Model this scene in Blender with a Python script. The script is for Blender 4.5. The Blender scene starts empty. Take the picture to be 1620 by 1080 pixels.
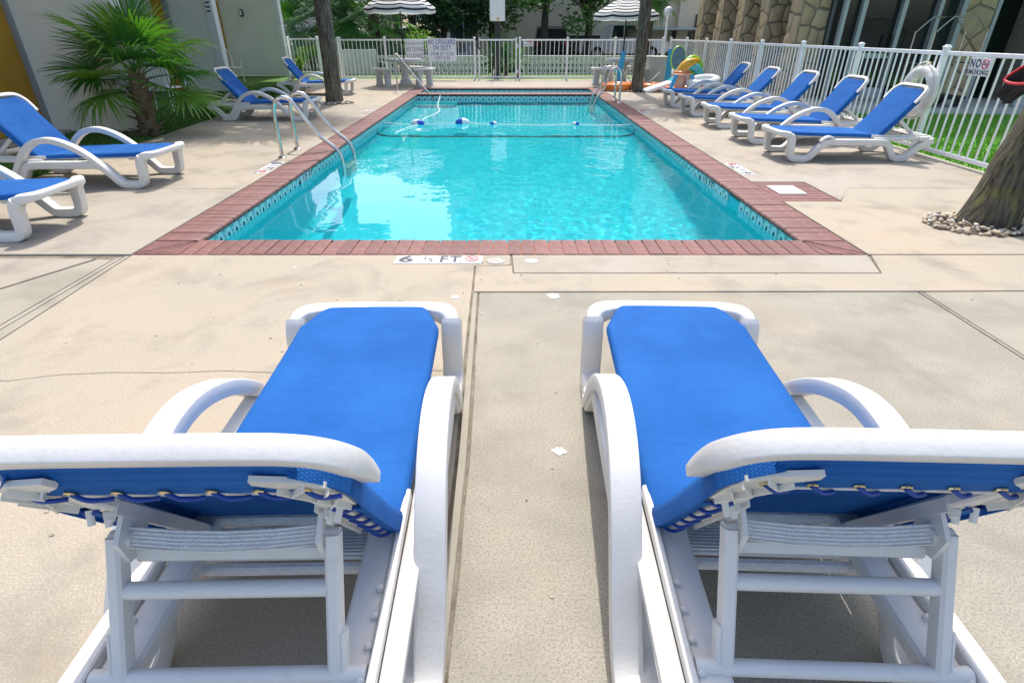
import bpy, bmesh, math, random
from mathutils import Vector, Matrix, Euler, noise
R = math.radians
random.seed(7)
sc = bpy.context.scene
COL = sc.collection

# ------------------------------------------------------------------ camera
cam = bpy.data.cameras.new('camera'); cam_o = bpy.data.objects.new('camera', cam); COL.objects.link(cam_o)
sc.camera = cam_o
cam.sensor_width = 36; cam.lens = 36*885/1620; cam.shift_x = 4/1620
cam.clip_start = 0.05; cam.clip_end = 600
cam_o.location = (0, 0, 1.40); cam_o.rotation_euler = (R(90-28.92), 0, 0)

# ------------------------------------------------------------------ sky, sun, exposure
SUN_EL, SUN_AZ = 59, 2.5          # azimuth from +Y towards +X
w = bpy.data.worlds.new('World'); sc.world = w; w.use_nodes = True
nt = w.node_tree
sky = nt.nodes.new('ShaderNodeTexSky'); sky.sky_type = 'NISHITA'; sky.sun_disc = False
sky.sun_elevation = R(SUN_EL); sky.sun_rotation = R(SUN_AZ); sky.air_density = 1.0; sky.dust_density = 3.0; sky.ozone_density = 0.8
nt.links.new(sky.outputs[0], nt.nodes['Background'].inputs[0]); nt.nodes['Background'].inputs[1].default_value = 0.15
sun = bpy.data.lights.new('sun', 'SUN'); sun.energy = 2.05; sun.angle = R(0.5); sun.color = (1, .96, .89)
sun.cycles.is_caustics_light = True
sun_o = bpy.data.objects.new('sun', sun); COL.objects.link(sun_o)
sun_o.rotation_euler = Euler((R(-(90-SUN_EL)), 0, R(-SUN_AZ)), 'XYZ')
sc.view_settings.view_transform = 'Standard'; sc.view_settings.look = 'None'
sc.view_settings.exposure = 1.0; sc.view_settings.gamma = 1.0
sc.cycles.use_denoising = True; sc.cycles.max_bounces = 10; sc.cycles.transparent_max_bounces = 16
sc.cycles.sample_clamp_indirect = 6

# ------------------------------------------------------------------ helpers
def cr(pts, n=6, closed=False):
    """Catmull-Rom through the points"""
    P = [Vector(p) for p in pts]; out = []
    m = len(P)
    for i in range(m if closed else m-1):
        if closed: a, b, c, d = P[i-1], P[i], P[(i+1) % m], P[(i+2) % m]
        else: a, b, c, d = P[max(i-1, 0)], P[i], P[i+1], P[min(i+2, m-1)]
        for k in range(n):
            t = k/n
            out.append(.5*((2*b)+(c-a)*t+(2*a-5*b+4*c-d)*t*t+(3*b-a-3*c+d)*t**3))
    if not closed: out.append(P[-1])
    return out

def rrect(wd, th, r=None, k=2):
    r = min(wd, th)*.3 if r is None else min(r, wd*.499, th*.499)
    out = []
    for cx, cy, a0 in ((wd/2-r, th/2-r, 0), (-wd/2+r, th/2-r, 90), (-wd/2+r, -th/2+r, 180), (wd/2-r, -th/2+r, 270)):
        for i in range(k+1):
            a = R(a0+90*i/k); out.append((cx+r*math.cos(a), cy+r*math.sin(a)))
    return out

class MB:
    def __init__(s): s.v = []; s.f = []; s.uv = None
    def add(s, vs, fs):
        o = len(s.v); s.v += [tuple(v) for v in vs]; s.f += [tuple(i+o for i in f) for f in fs]; return s
    def box(s, c, d, rot=None, bev=0):
        hx, hy, hz = d[0]/2, d[1]/2, d[2]/2
        if bev:
            b = min(bev, hx*.9, hy*.9, hz*.9)
            sec = rrect(2*hx, 2*hy, b, 1); vs = []; fs = []
            ins = rrect(2*hx-2*b, 2*hy-2*b, b*.4, 1); n = len(sec)
            for zz, ring in ((-hz, ins), (-hz+b, sec), (hz-b, sec), (hz, ins)):
                vs += [Vector((x, y, zz)) for x, y in ring]
            for j in range(3):
                for i in range(n): fs.append((j*n+i, j*n+(i+1) % n, (j+1)*n+(i+1) % n, (j+1)*n+i))
            fs += [tuple(range(n-1, -1, -1)), tuple(range(3*n, 4*n))]
        else:
            vs = [Vector((x*hx, y*hy, z*hz)) for x in (-1, 1) for y in (-1, 1) for z in (-1, 1)]
            fs = [(0, 1, 3, 2), (4, 6, 7, 5), (0, 4, 5, 1), (2, 3, 7, 6), (0, 2, 6, 4), (1, 5, 7, 3)]
        M = Matrix.Translation(Vector(c))
        if rot is not None: M = M @ (rot.to_matrix().to_4x4() if not isinstance(rot, Matrix) else rot.to_4x4())
        return s.add([M @ v for v in vs], fs)
    def bar(s, a, b, wd, th, up=(0, 0, 1)):
        return s.sweep([Vector(a), Vector(b)], rrect(wd, th, min(wd, th)*.2, 1), up)
    def sweep(s, path, sec, side=(0, 0, 1), closed=False, scale=None, fixed=True):
        """sec: list of (a,b): a along the 'side' axis, b along the normal"""
        P = [Vector(p) for p in path]; n = len(sec); m = len(P); S0 = Vector(side).normalized()
        vs = []; fs = []
        for i, p in enumerate(P):
            if closed: T = P[(i+1) % m]-P[i-1]
            else: T = P[min(i+1, m-1)]-P[max(i-1, 0)]
            T.normalize()
            S = S0-T*S0.dot(T)
            if S.length < 1e-4: S = T.orthogonal()
            S.normalize(); N = T.cross(S)
            k = scale(i/(max(m-1, 1))) if scale else (1, 1)
            if not isinstance(k, tuple): k = (k, k)
            vs += [p+S*a*k[0]+N*b*k[1] for a, b in sec]
        for i in range(m if closed else m-1):
            j = (i+1) % m
            for q in range(n): fs.append((i*n+q, i*n+(q+1) % n, j*n+(q+1) % n, j*n+q))
        if not closed: fs += [tuple(range(n-1, -1, -1)), tuple(range((m-1)*n, m*n))]
        return s.add(vs, fs)
    def tube(s, path, r, n=8, closed=False, scale=None):
        sec = [(r*math.cos(2*math.pi*i/n), r*math.sin(2*math.pi*i/n)) for i in range(n)]
        P = [Vector(p) for p in path]; m = len(P); vs = []; fs = []
        T0 = (P[1]-P[0]).normalized(); S = T0.orthogonal().normalized()
        for i, p in enumerate(P):
            T = ((P[(i+1) % m]-P[i-1]) if closed else (P[min(i+1, m-1)]-P[max(i-1, 0)])).normalized()
            S = (S-T*S.dot(T)).normalized(); N = T.cross(S); k = scale(i/(max(m-1, 1))) if scale else 1
            vs += [p+S*a*k+N*b*k for a, b in sec]
        for i in range(m if closed else m-1):
            j = (i+1) % m
            for q in range(n): fs.append((i*n+q, i*n+(q+1) % n, j*n+(q+1) % n, j*n+q))
        if not closed: fs += [tuple(range(n-1, -1, -1)), tuple(range((m-1)*n, m*n))]
        return s.add(vs, fs)
    def lathe(s, prof, n=24, c=(0, 0, 0), sx=1, sy=1):
        vs = []; fs = []; m = len(prof)
        for r, z in prof:
            for i in range(n):
                a = 2*math.pi*i/n; vs.append((c[0]+sx*r*math.cos(a), c[1]+sy*r*math.sin(a), c[2]+z))
        for j in range(m-1):
            for i in range(n): fs.append((j*n+i, j*n+(i+1) % n, (j+1)*n+(i+1) % n, (j+1)*n+i))
        fs += [tuple(range(n-1, -1, -1)), tuple(range((m-1)*n, m*n))]
        return s.add(vs, fs)
    def prism(s, poly, z0, z1, ch=0):
        n = len(poly)
        ar = sum(poly[i][0]*poly[(i+1) % n][1]-poly[(i+1) % n][0]*poly[i][1] for i in range(n))
        if ar < 0: poly = poly[::-1]
        vs = [(x, y, z0) for x, y in poly]; rings = [vs]
        if ch:
            cx = sum(p[0] for p in poly)/n; cy = sum(p[1] for p in poly)/n
            rings.append([(x, y, z1-ch) for x, y in poly]); top = []
            for i in range(n):
                a, b, c = Vector(poly[i-1]), Vector(poly[i]), Vector(poly[(i+1) % n])
                e1 = (b-a).normalized(); e2 = (c-b).normalized(); nn = Vector((-e1.y-e2.y, e1.x+e2.x))
                if nn.length < 1e-6: nn = Vector((-e1.y, e1.x))
                nn.normalize(); kk = ch/max(.35, nn.dot(Vector((-e1.y, e1.x)))); top.append((b.x+nn.x*kk, b.y+nn.y*kk, z1))
            rings.append(top)
        else: rings.append([(x, y, z1) for x, y in poly])
        V = [p for r in rings for p in r]; F = [tuple(range(n-1, -1, -1))]
        for j in range(len(rings)-1):
            for i in range(n): F.append((j*n+i, j*n+(i+1) % n, (j+1)*n+(i+1) % n, (j+1)*n+i))
        F.append(tuple(range((len(rings)-1)*n, len(rings)*n)))
        return s.add(V, F)
    def mirror_y(s):
        n = len(s.v); s.v += [(x, -y, z) for x, y, z in s.v]; s.f += [tuple(i+n for i in reversed(f)) for f in s.f]; return s
    def xf(s, M): s.v = [tuple(M @ Vector(v)) for v in s.v]; return s
    def mesh(s, name, mat, ang=35):
        me = bpy.data.meshes.new(name); me.from_pydata(s.v, [], s.f)
        if mat is not None: me.materials.append(mat)
        if ang:
            me.shade_smooth(); me.set_sharp_from_angle(angle=R(ang))
        return me
    def build(s, name, mat, parent=None, ang=35, **kw):
        return obj(name, s.mesh(name, mat, ang), parent, **kw)

def obj(name, data, parent=None, loc=None, rot=None, label=None, cat=None, group=None, kind=None):
    o = bpy.data.objects.new(name, data); COL.objects.link(o)
    if parent is not None: o.parent = parent
    if loc is not None: o.location = loc
    if rot is not None: o.rotation_euler = rot
    if label: o['label'] = label
    if cat: o['category'] = cat
    if group: o['group'] = group
    if kind: o['kind'] = kind
    return o
def thing(name, label, cat, loc=(0, 0, 0), rz=0, group=None):
    return obj(name, None, None, loc, (0, 0, rz), label, cat, group)
def copy_tree(o, parent=None):
    c = o.copy(); COL.objects.link(c); c.parent = parent
    for ch in list(o.children): copy_tree(ch, c)
    return c
def text_mesh(txt, size, bold=0, ext=.0008, align='CENTER', sx=1):
    cu = bpy.data.curves.new('t', 'FONT'); cu.body = txt; cu.size = size; cu.extrude = ext; cu.offset = bold
    cu.align_x = align; cu.align_y = 'CENTER'; cu.resolution_u = 3; cu.space_line = .9; cu.space_character = 1.22
    o = bpy.data.objects.new('t', cu); COL.objects.link(o)
    dg = bpy.context.evaluated_depsgraph_get(); me = bpy.data.meshes.new_from_object(o.evaluated_get(dg))
    bpy.data.objects.remove(o); me.name = 'lettering'
    for v in me.vertices: v.co.x *= sx
    return me

# ------------------------------------------------------------------ materials
MATS = {}
def mat(name, col, col2=None, scale=4, rough=.5, metal=0, bump=0, bscale=60, detail=6, contrast=(.35, .65), spec=.5, col3=None, scale3=30, c3=(.55, .7), **kw):
    m = bpy.data.materials.new(name); m.use_nodes = True; MATS[name] = m
    n = m.node_tree.nodes; l = m.node_tree.links; p = n['Principled BSDF']
    p.inputs['Base Color'].default_value = (*col, 1); p.inputs['Roughness'].default_value = rough
    p.inputs['Metallic'].default_value = metal; p.inputs['Specular IOR Level'].default_value = spec
    tc = n.new('ShaderNodeTexCoord'); src = tc.outputs['Object']
    if col2 is not None:
        nz = n.new('ShaderNodeTexNoise'); nz.inputs['Scale'].default_value = scale; nz.inputs['Detail'].default_value = detail; nz.inputs['Roughness'].default_value = .6
        l.new(src, nz.inputs['Vector'])
        rp = n.new('ShaderNodeValToRGB'); rp.color_ramp.elements[0].position = contrast[0]; rp.color_ramp.elements[1].position = contrast[1]
        rp.color_ramp.elements[0].color = (*col, 1); rp.color_ramp.elements[1].color = (*col2, 1)
        l.new(nz.outputs['Fac'], rp.inputs[0]); last = rp.outputs[0]
        if col3 is not None:
            n3 = n.new('ShaderNodeTexNoise'); n3.inputs['Scale'].default_value = scale3; n3.inputs['Detail'].default_value = 5
            l.new(src, n3.inputs['Vector'])
            r3 = n.new('ShaderNodeMapRange'); r3.inputs[1].default_value = c3[0]; r3.inputs[2].default_value = c3[1]
            l.new(n3.outputs['Fac'], r3.inputs[0])
            mx = n.new('ShaderNodeMix'); mx.data_type = 'RGBA'; l.new(r3.outputs[0], mx.inputs[0]); l.new(last, mx.inputs[6]); mx.inputs[7].default_value = (*col3, 1)
            last = mx.outputs[2]
        l.new(last, p.inputs['Base Color'])
    if bump:
        nb = n.new('ShaderNodeTexNoise'); nb.inputs['Scale'].default_value = bscale; nb.inputs['Detail'].default_value = 4
        l.new(src, nb.inputs['Vector'])
        b = n.new('ShaderNodeBump'); b.inputs['Strength'].default_value = bump; b.inputs['Distance'].default_value = .01
        l.new(nb.outputs['Fac'], b.inputs['Height']); l.new(b.outputs[0], p.inputs['Normal'])
    for k, v in kw.items(): p.inputs[k].default_value = v
    return m
M = MATS
mat('deck_tan', (.385, .318, .235), (.335, .30, .235), .8, .85, bump=.25, bscale=420, contrast=(.38, .62), col3=(.47, .41, .33), scale3=150, c3=(.46, .66))
mat('deck_grey', (.385, .35, .28), (.32, .293, .235), 2.2, .88, bump=.35, bscale=300, contrast=(.38, .62), col3=(.20, .19, .16), scale3=150, c3=(.46, .70))
mat('deck_light', (.375, .335, .278), (.355, .305, .24), .9, .85, bump=.25, bscale=420, contrast=(.40, .60), col3=(.43, .39, .33), scale3=200, c3=(.52, .78))
mat('deck_olive', (.355, .32, .255), (.30, .275, .215), 1.5, .85, bump=.25, bscale=420, contrast=(.40, .60), col3=(.42, .38, .31), scale3=200, c3=(.52, .78))
def _x(): pass
def add_stain(name, col, sc_, lo, hi, amt):
    m = M[name]; n = m.node_tree.nodes; l = m.node_tree.links; p = n['Principled BSDF']; old = p.inputs['Base Color'].links[0].from_socket
    tc = n.new('ShaderNodeTexCoord'); nz = n.new('ShaderNodeTexNoise'); nz.inputs['Scale'].default_value = sc_; nz.inputs['Detail'].default_value = 9; nz.inputs['Roughness'].default_value = .62; nz.inputs['Distortion'].default_value = .4
    l.new(tc.outputs['Object'], nz.inputs['Vector']); mr = n.new('ShaderNodeMapRange'); mr.inputs[1].default_value = lo; mr.inputs[2].default_value = hi; mr.inputs[4].default_value = amt; l.new(nz.outputs['Fac'], mr.inputs[0])
    mx = n.new('ShaderNodeMix'); mx.data_type = 'RGBA'; l.new(mr.outputs[0], mx.inputs[0]); l.new(old, mx.inputs[6]); mx.inputs[7].default_value = (*col, 1); l.new(mx.outputs[2], p.inputs['Base Color'])
for nm_ in ('deck_tan', 'deck_light', 'deck_olive', 'deck_grey'):
    add_stain(nm_, (.20, .18, .145), 1.9, .50, .70, .62); add_stain(nm_, (.44, .33, .225), 1.1, .56, .74, .45)
mat('joint_dirt', (.13, .11, .08), (.27, .235, .18), 9, .95, bump=.6, bscale=90)
mat('mortar', (.36, .155, .11), (.27, .11, .08), 12, .9, bump=.4)
mat('brick', (.195, .078, .070), (.16, .062, .056), 6, .62, bump=.25, bscale=120, col3=(.26, .125, .112), scale3=14, c3=(.5, .8))
def rnd_value(name, lo, hi):
    m = M[name]; n = m.node_tree.nodes; l = m.node_tree.links; p = n['Principled BSDF']; old = p.inputs['Base Color'].links[0].from_socket
    oi = n.new('ShaderNodeObjectInfo'); mr = n.new('ShaderNodeMapRange'); mr.inputs[3].default_value = lo; mr.inputs[4].default_value = hi; l.new(oi.outputs['Random'], mr.inputs[0])
    vm = n.new('ShaderNodeVectorMath'); vm.operation = 'SCALE'; l.new(old, vm.inputs[0]); l.new(mr.outputs[0], vm.inputs[3]); l.new(vm.outputs[0], p.inputs['Base Color'])
add_stain('brick', (.30, .21, .185), 5, .56, .78, .4); rnd_value('brick', .82, 1.15)
mat('brick_nose', (.30, .135, .10), (.20, .085, .065), 7, .6)
mat('plaster', (.06, .64, .71), (.05, .60, .68), 1.2, .7)
mat('line_tile', (.01, .035, .05), rough=.5)
mat('grout', (.45, .55, .55), rough=.8)
mat('white_plastic', (.745, .72, .68), (.70, .675, .635), 3, .45, bump=.08, bscale=90, col3=(.60, .57, .52), scale3=30, c3=(.60, .95))
mat('cream_plastic', (.74, .72, .66), (.68, .66, .60), 6, .5)
mat('web_white', (.84, .82, .78), (.76, .74, .70), 60, .8, bump=.6, bscale=300)
mat('cord_blue', (.01, .055, .30), rough=.6)
mat('brass', (.75, .62, .35), rough=.3, metal=1)
mat('chrome', (.72, .70, .66), (.62, .59, .54), 8, .16, metal=1)
mat('white_metal', (.90, .90, .90), (.87, .87, .87), 5, .4)
mat('white_sign', (.82, .82, .84), rough=.45)
mat('ink_blue', (.02, .02, .33), rough=.5)
mat('ink_violet', (.14, .13, .30), rough=.5)
mat('ink_dark', (.03, .035, .05), rough=.6)
mat('ink_grey', (.045, .05, .075), rough=.6)
mat('ink_red', (.62, .04, .05), rough=.5)
mat('marker_tile', (.78, .78, .78), (.70, .70, .69), 20, .35)
mat('lid_white', (.78, .77, .70), rough=.45)
mat('lid_grey', (.42, .41, .36), (.30, .29, .25), 30, .6)
mat('patch_white', (.80, .79, .76), (.66, .64, .60), 30, .8)
mat('turf', (.12, .33, .025), (.18, .43, .04), 60, .85, bump=.8, bscale=200)
mat('lawn', (.06, .15, .02), (.10, .21, .03), 20, .9, bump=.8, bscale=150)
mat('bark_palm', (.14, .118, .092), (.22, .19, .14), 9, .95, bump=.9, bscale=28, col3=(.13, .14, .06), scale3=6, c3=(.5, .75))
mat('bark_moss', (.095, .08, .06), (.15, .13, .09), 9, .95, bump=.9, bscale=28, col3=(.17, .17, .05), scale3=7, c3=(.48, .66))
mat('bark_dark', (.05, .04, .03), (.09, .075, .055), 12, .95, bump=.8, bscale=20)
mat('boot', (.22, .16, .10), (.11, .08, .055), 14, .95, bump=.5, bscale=50)
mat('frond', (.055, .19, .03), (.03, .12, .03), 3, .38, spec=.6)
mat('frond_light', (.16, .33, .05), (.07, .21, .03), 3, .38, spec=.6)
mat('frond_grey', (.13, .24, .16), (.08, .19, .11), 3, .4)
mat('frond_dry', (.36, .28, .17), (.22, .16, .10), 5, .8)
mat('leaf_dark', (.025, .075, .025), (.05, .12, .03), 2.2, .55)
mat('leaf_mid', (.05, .15, .03), (.09, .22, .04), 2.2, .5)
mat('leaf_light', (.13, .30, .05), (.20, .38, .07), 2.2, .5)
mat('hedge', (.03, .09, .02), (.06, .14, .03), 8, .7)
mat('soil', (.05, .035, .025), (.08, .055, .04), 12, .95)
mat('wall_grey', (.84, .83, .76), (.80, .785, .715), 1.5, .8)
mat('wall_trim', (.78, .79, .79), rough=.6)
mat('gold', (.52, .28, .02), (.46, .24, .02), 3, .6)
mat('gold_frame', (.30, .30, .30), rough=.5)
mat('stucco_beige', (.74, .63, .45), (.68, .58, .41), .8, .9, bump=.3, bscale=30)
mat('stucco_pink', (.60, .51, .47), (.55, .47, .43), .8, .9)
mat('roof_grey', (.30, .29, .28), rough=.8)
mat('window_dark', (.02, .03, .035), rough=.08, spec=.8)
mat('glass_dark', (.008, .016, .014), rough=.06, spec=.6)
mat('alu', (.42, .46, .46), rough=.45, metal=.3)
mat('alu_dark', (.03, .035, .035), rough=.5)
mat('pier_core', (.24, .21, .17), (.30, .27, .21), 9, .9)
mat('stone_a', (.60, .43, .25), (.50, .37, .23), 5, .85, bump=.6, bscale=18)
mat('stone_b', (.52, .41, .27), (.62, .49, .32), 5, .85, bump=.6, bscale=18)
mat('stone_c', (.45, .33, .22), (.54, .43, .26), 5, .85, bump=.6, bscale=18)
mat('walk', (.55, .54, .52), (.48, .47, .45), 3, .85)
mat('asphalt', (.06, .06, .062), (.085, .083, .08), 6, .9, bump=.4)
mat('concrete_white', (.66, .65, .63), (.58, .57, .55), 7, .7, bump=.3, bscale=60)
mat('block_white', (.72, .72, .71), (.64, .64, .62), 4, .75)
mat('black_metal', (.012, .012, .013), rough=.45)
mat('rubber', (.015, .015, .015), rough=.8)
mat('globe', (.82, .80, .86), rough=.3)
mat('car_white', (.75, .76, .78), rough=.25)
mat('car_dark', (.03, .03, .035), rough=.25)
mat('car_silver', (.45, .47, .50), rough=.25)
mat('tail_red', (.5, .02, .02), rough=.3)
mat('vinyl_orange', (.80, .22, .035), (.74, .18, .03), 5, .25, spec=.6)
mat('vinyl_yellow', (.85, .42, .02), rough=.25, spec=.6)
mat('vinyl_cyan', (.04, .42, .72), rough=.35)
mat('vinyl_teal', (.03, .38, .44), (.10, .50, .55), 4, .25, spec=.6)
mat('vinyl_green', (.32, .68, .04), rough=.25, spec=.6)
mat('vinyl_white', (.80, .80, .80), rough=.25, spec=.6)
mat('vinyl_red', (.50, .03, .10), rough=.25, spec=.6)
mat('vinyl_blue_grey', (.12, .18, .30), (.20, .28, .42), 8, .3)
mat('vinyl_peach', (.80, .48, .36), rough=.3)
mat('cream_slat', (.66, .64, .54), rough=.6)
mat('float_blue', (.02, .09, .50), rough=.35)
mat('rope_white', (.75, .75, .72), rough=.8)
mat('net_black', (.012, .012, .012), rough=.7)
mat('red_paint', (.60, .03, .04), rough=.35)
mat('ring_white', (.74, .72, .68), (.66, .63, .57), 8, .5)
for i, c in enumerate(((.55, .42, .28), (.62, .55, .44), (.42, .33, .23), (.66, .61, .53), (.36, .34, .31))):
    mat('pebble_%d' % i, c, tuple(a*.8 for a in c), 20, .7)

def sling_mat():
    m = mat('sling_blue', (.014, .115, .40), (.022, .145, .47), 3.0, .78, spec=.15, contrast=(.38, .62))
    n = m.node_tree.nodes; l = m.node_tree.links; p = n['Principled BSDF']
    tc = n.new('ShaderNodeTexCoord')
    w1 = n.new('ShaderNodeTexWave'); w1.bands_direction = 'X'; w1.inputs['Scale'].default_value = 62
    w2 = n.new('ShaderNodeTexWave'); w2.bands_direction = 'Y'; w2.inputs['Scale'].default_value = 62
    l.new(tc.outputs['Object'], w1.inputs[0]); l.new(tc.outputs['Object'], w2.inputs[0])
    ad = n.new('ShaderNodeMath'); ad.operation = 'MULTIPLY'; l.new(w1.outputs['Fac'], ad.inputs[0]); l.new(w2.outputs['Fac'], ad.inputs[1])
    b = n.new('ShaderNodeBump'); b.inputs['Strength'].default_value = .45; b.inputs['Distance'].default_value = .002
    l.new(ad.outputs[0], b.inputs['Height'])
    old = p.inputs['Base Color'].links[0].from_socket
    mc = n.new('ShaderNodeMapRange'); mc.inputs[1].default_value = 0; mc.inputs[2].default_value = .6; mc.inputs[3].default_value = .80; mc.inputs[4].default_value = 1.10; l.new(ad.outputs[0], mc.inputs[0])
    vm = n.new('ShaderNodeVectorMath'); vm.operation = 'SCALE'; l.new(old, vm.inputs[0]); l.new(mc.outputs[0], vm.inputs[3]); l.new(vm.outputs[0], p.inputs['Base Color'])
    mp = n.new('ShaderNodeMapping'); mp.inputs['Scale'].default_value = (9, 1.3, 9); l.new(tc.outputs['Object'], mp.inputs[0])
    nw = n.new('ShaderNodeTexNoise'); nw.inputs['Scale'].default_value = 1.4; nw.inputs['Detail'].default_value = 3; l.new(mp.outputs[0], nw.inputs['Vector'])
    b2 = n.new('ShaderNodeBump'); b2.inputs['Strength'].default_value = .55; b2.inputs['Distance'].default_value = .012
    l.new(nw.outputs['Fac'], b2.inputs['Height']); l.new(b2.outputs[0], b.inputs['Normal']); l.new(b.outputs[0], p.inputs['Normal'])
    tr = n.new('ShaderNodeBsdfTranslucent'); tr.inputs[0].default_value = (.02, .14, .55, 1)
    mx = n.new('ShaderNodeMixShader'); mx.inputs[0].default_value = .06
    l.new(p.outputs[0], mx.inputs[1]); l.new(tr.outputs[0], mx.inputs[2]); l.new(mx.outputs[0], n['Material Output'].inputs[0])
sling_mat()

def bark_stripes(name):
    m = M[name]; n = m.node_tree.nodes; l = m.node_tree.links; p = n['Principled BSDF']
    tc = n.new('ShaderNodeTexCoord'); mp = n.new('ShaderNodeMapping'); mp.inputs['Scale'].default_value = (22, 22, 2.2)
    l.new(tc.outputs['Object'], mp.inputs[0])
    nz = n.new('ShaderNodeTexNoise'); nz.inputs['Scale'].default_value = 1.6; nz.inputs['Detail'].default_value = 5; l.new(mp.outputs[0], nz.inputs['Vector'])
    b = n.new('ShaderNodeBump'); b.inputs['Strength'].default_value = 1; b.inputs['Distance'].default_value = .03
    l.new(nz.outputs['Fac'], b.inputs['Height']); l.new(b.outputs[0], p.inputs['Normal'])
    old = p.inputs['Base Color'].links[0].from_socket
    mr = n.new('ShaderNodeMapRange'); mr.inputs[1].default_value = .35; mr.inputs[2].default_value = .6; l.new(nz.outputs['Fac'], mr.inputs[0])
    mx = n.new('ShaderNodeMix'); mx.data_type = 'RGBA'; mx.inputs[6].default_value = (.05, .04, .03, 1)
    l.new(mr.outputs[0], mx.inputs[0]); l.new(old, mx.inputs[7]); l.new(mx.outputs[2], p.inputs['Base Color'])
bark_stripes('bark_palm'); bark_stripes('bark_moss')

def block_mat():
    m = M['wall_grey']; n = m.node_tree.nodes; l = m.node_tree.links; p = n['Principled BSDF']
    tc = n.new('ShaderNodeTexCoord'); mp = n.new('ShaderNodeMapping'); mp.inputs['Rotation'].default_value = (R(90), 0, 0)
    l.new(tc.outputs['Object'], mp.inputs[0])
    b = n.new('ShaderNodeTexBrick'); b.inputs['Scale'].default_value = 1; b.inputs['Brick Width'].default_value = .4; b.inputs['Row Height'].default_value = .2
    b.inputs['Mortar Size'].default_value = .008; b.inputs['Color1'].default_value = b.inputs['Color2'].default_value = (1, 1, 1, 1); b.inputs['Mortar'].default_value = (0, 0, 0, 1)
    l.new(mp.outputs[0], b.inputs['Vector'])
    bp = n.new('ShaderNodeBump'); bp.inputs['Strength'].default_value = .5; bp.inputs['Distance'].default_value = .01
    l.new(b.outputs['Color'], bp.inputs['Height']); l.new(bp.outputs[0], p.inputs['Normal'])
block_mat()

def tile_mat():
    """glazed waterline tile: pale ground, teal ring, dark oval in the middle, leafy corners"""
    m = mat('tile_motif', (.6, .8, .8), rough=.15)
    n = m.node_tree.nodes; l = m.node_tree.links; p = n['Principled BSDF']
    uv = n.new('ShaderNodeUVMap'); sp = n.new('ShaderNodeSeparateXYZ'); l.new(uv.outputs[0], sp.inputs[0])
    def mth(op, a, b=None):
        x = n.new('ShaderNodeMath'); x.operation = op
        for i, q in enumerate((a, b)):
            if q is None: continue
            if isinstance(q, (int, float)): x.inputs[i].default_value = q
            else: l.new(q, x.inputs[i])
        return x.outputs[0]
    def ell(cx, cy, rx, ry):
        dx = mth('DIVIDE', mth('SUBTRACT', sp.outputs[0], cx), rx); dy = mth('DIVIDE', mth('SUBTRACT', sp.outputs[1], cy), ry)
        return mth('SQRT', mth('ADD', mth('MULTIPLY', dx, dx), mth('MULTIPLY', dy, dy)))
    def mix(f, a, b):
        x = n.new('ShaderNodeMix'); x.data_type = 'RGBA'; l.new(f, x.inputs[0])
        for i, q in ((6, a), (7, b)):
            if isinstance(q, tuple): x.inputs[i].default_value = (*q, 1)
            else: l.new(q, x.inputs[i])
        return x.outputs[2]
    d = ell(.5, .55, .40, .50)
    ring = mth('MULTIPLY', mth('GREATER_THAN', d, .86), mth('LESS_THAN', d, 1.0))
    dot = mth('LESS_THAN', ell(.5, .50, .16, .21), 1)
    nz = n.new('ShaderNodeTexNoise'); nz.inputs['Scale'].default_value = 9; l.new(uv.outputs[0], nz.inputs['Vector'])
    leaf = mth('MULTIPLY', mth('GREATER_THAN', d, 1.06), mth('GREATER_THAN', nz.outputs['Fac'], .47))
    ring2 = mth('MULTIPLY', mth('GREATER_THAN', d, .55), mth('LESS_THAN', d, .63))
    c = mix(ring, (.62, .78, .76), (.16, .38, .42)); c = mix(ring2, c, (.40, .62, .64)); c = mix(dot, c, (.02, .05, .10)); c = mix(leaf, c, (.14, .34, .36))
    l.new(c, p.inputs['Base Color'])
tile_mat()

def stripe_mat():
    m = mat('canopy_stripe', (.8, .8, .8), rough=.8)
    n = m.node_tree.nodes; l = m.node_tree.links; p = n['Principled BSDF']
    uv = n.new('ShaderNodeUVMap'); sp = n.new('ShaderNodeSeparateXYZ'); l.new(uv.outputs[0], sp.inputs[0])
    a = n.new('ShaderNodeMath'); a.operation = 'MULTIPLY'; a.inputs[1].default_value = 7.5; l.new(sp.outputs[1], a.inputs[0])
    b = n.new('ShaderNodeMath'); b.operation = 'FRACT'; l.new(a.outputs[0], b.inputs[0])
    c = n.new('ShaderNodeMath'); c.operation = 'GREATER_THAN'; c.inputs[1].default_value = .62; l.new(b.outputs[0], c.inputs[0])
    mx = n.new('ShaderNodeMix'); mx.data_type = 'RGBA'; l.new(c.outputs[0], mx.inputs[0]); mx.inputs[6].default_value = (.78, .78, .78, 1); mx.inputs[7].default_value = (.03, .03, .035, 1)
    l.new(mx.outputs[2], p.inputs['Base Color'])
    tr = n.new('ShaderNodeBsdfTranslucent'); l.new(mx.outputs[2], tr.inputs[0])
    ms = n.new('ShaderNodeMixShader'); ms.inputs[0].default_value = .3; l.new(p.outputs[0], ms.inputs[1]); l.new(tr.outputs[0], ms.inputs[2]); l.new(ms.outputs[0], n['Material Output'].inputs[0])
stripe_mat()

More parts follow.
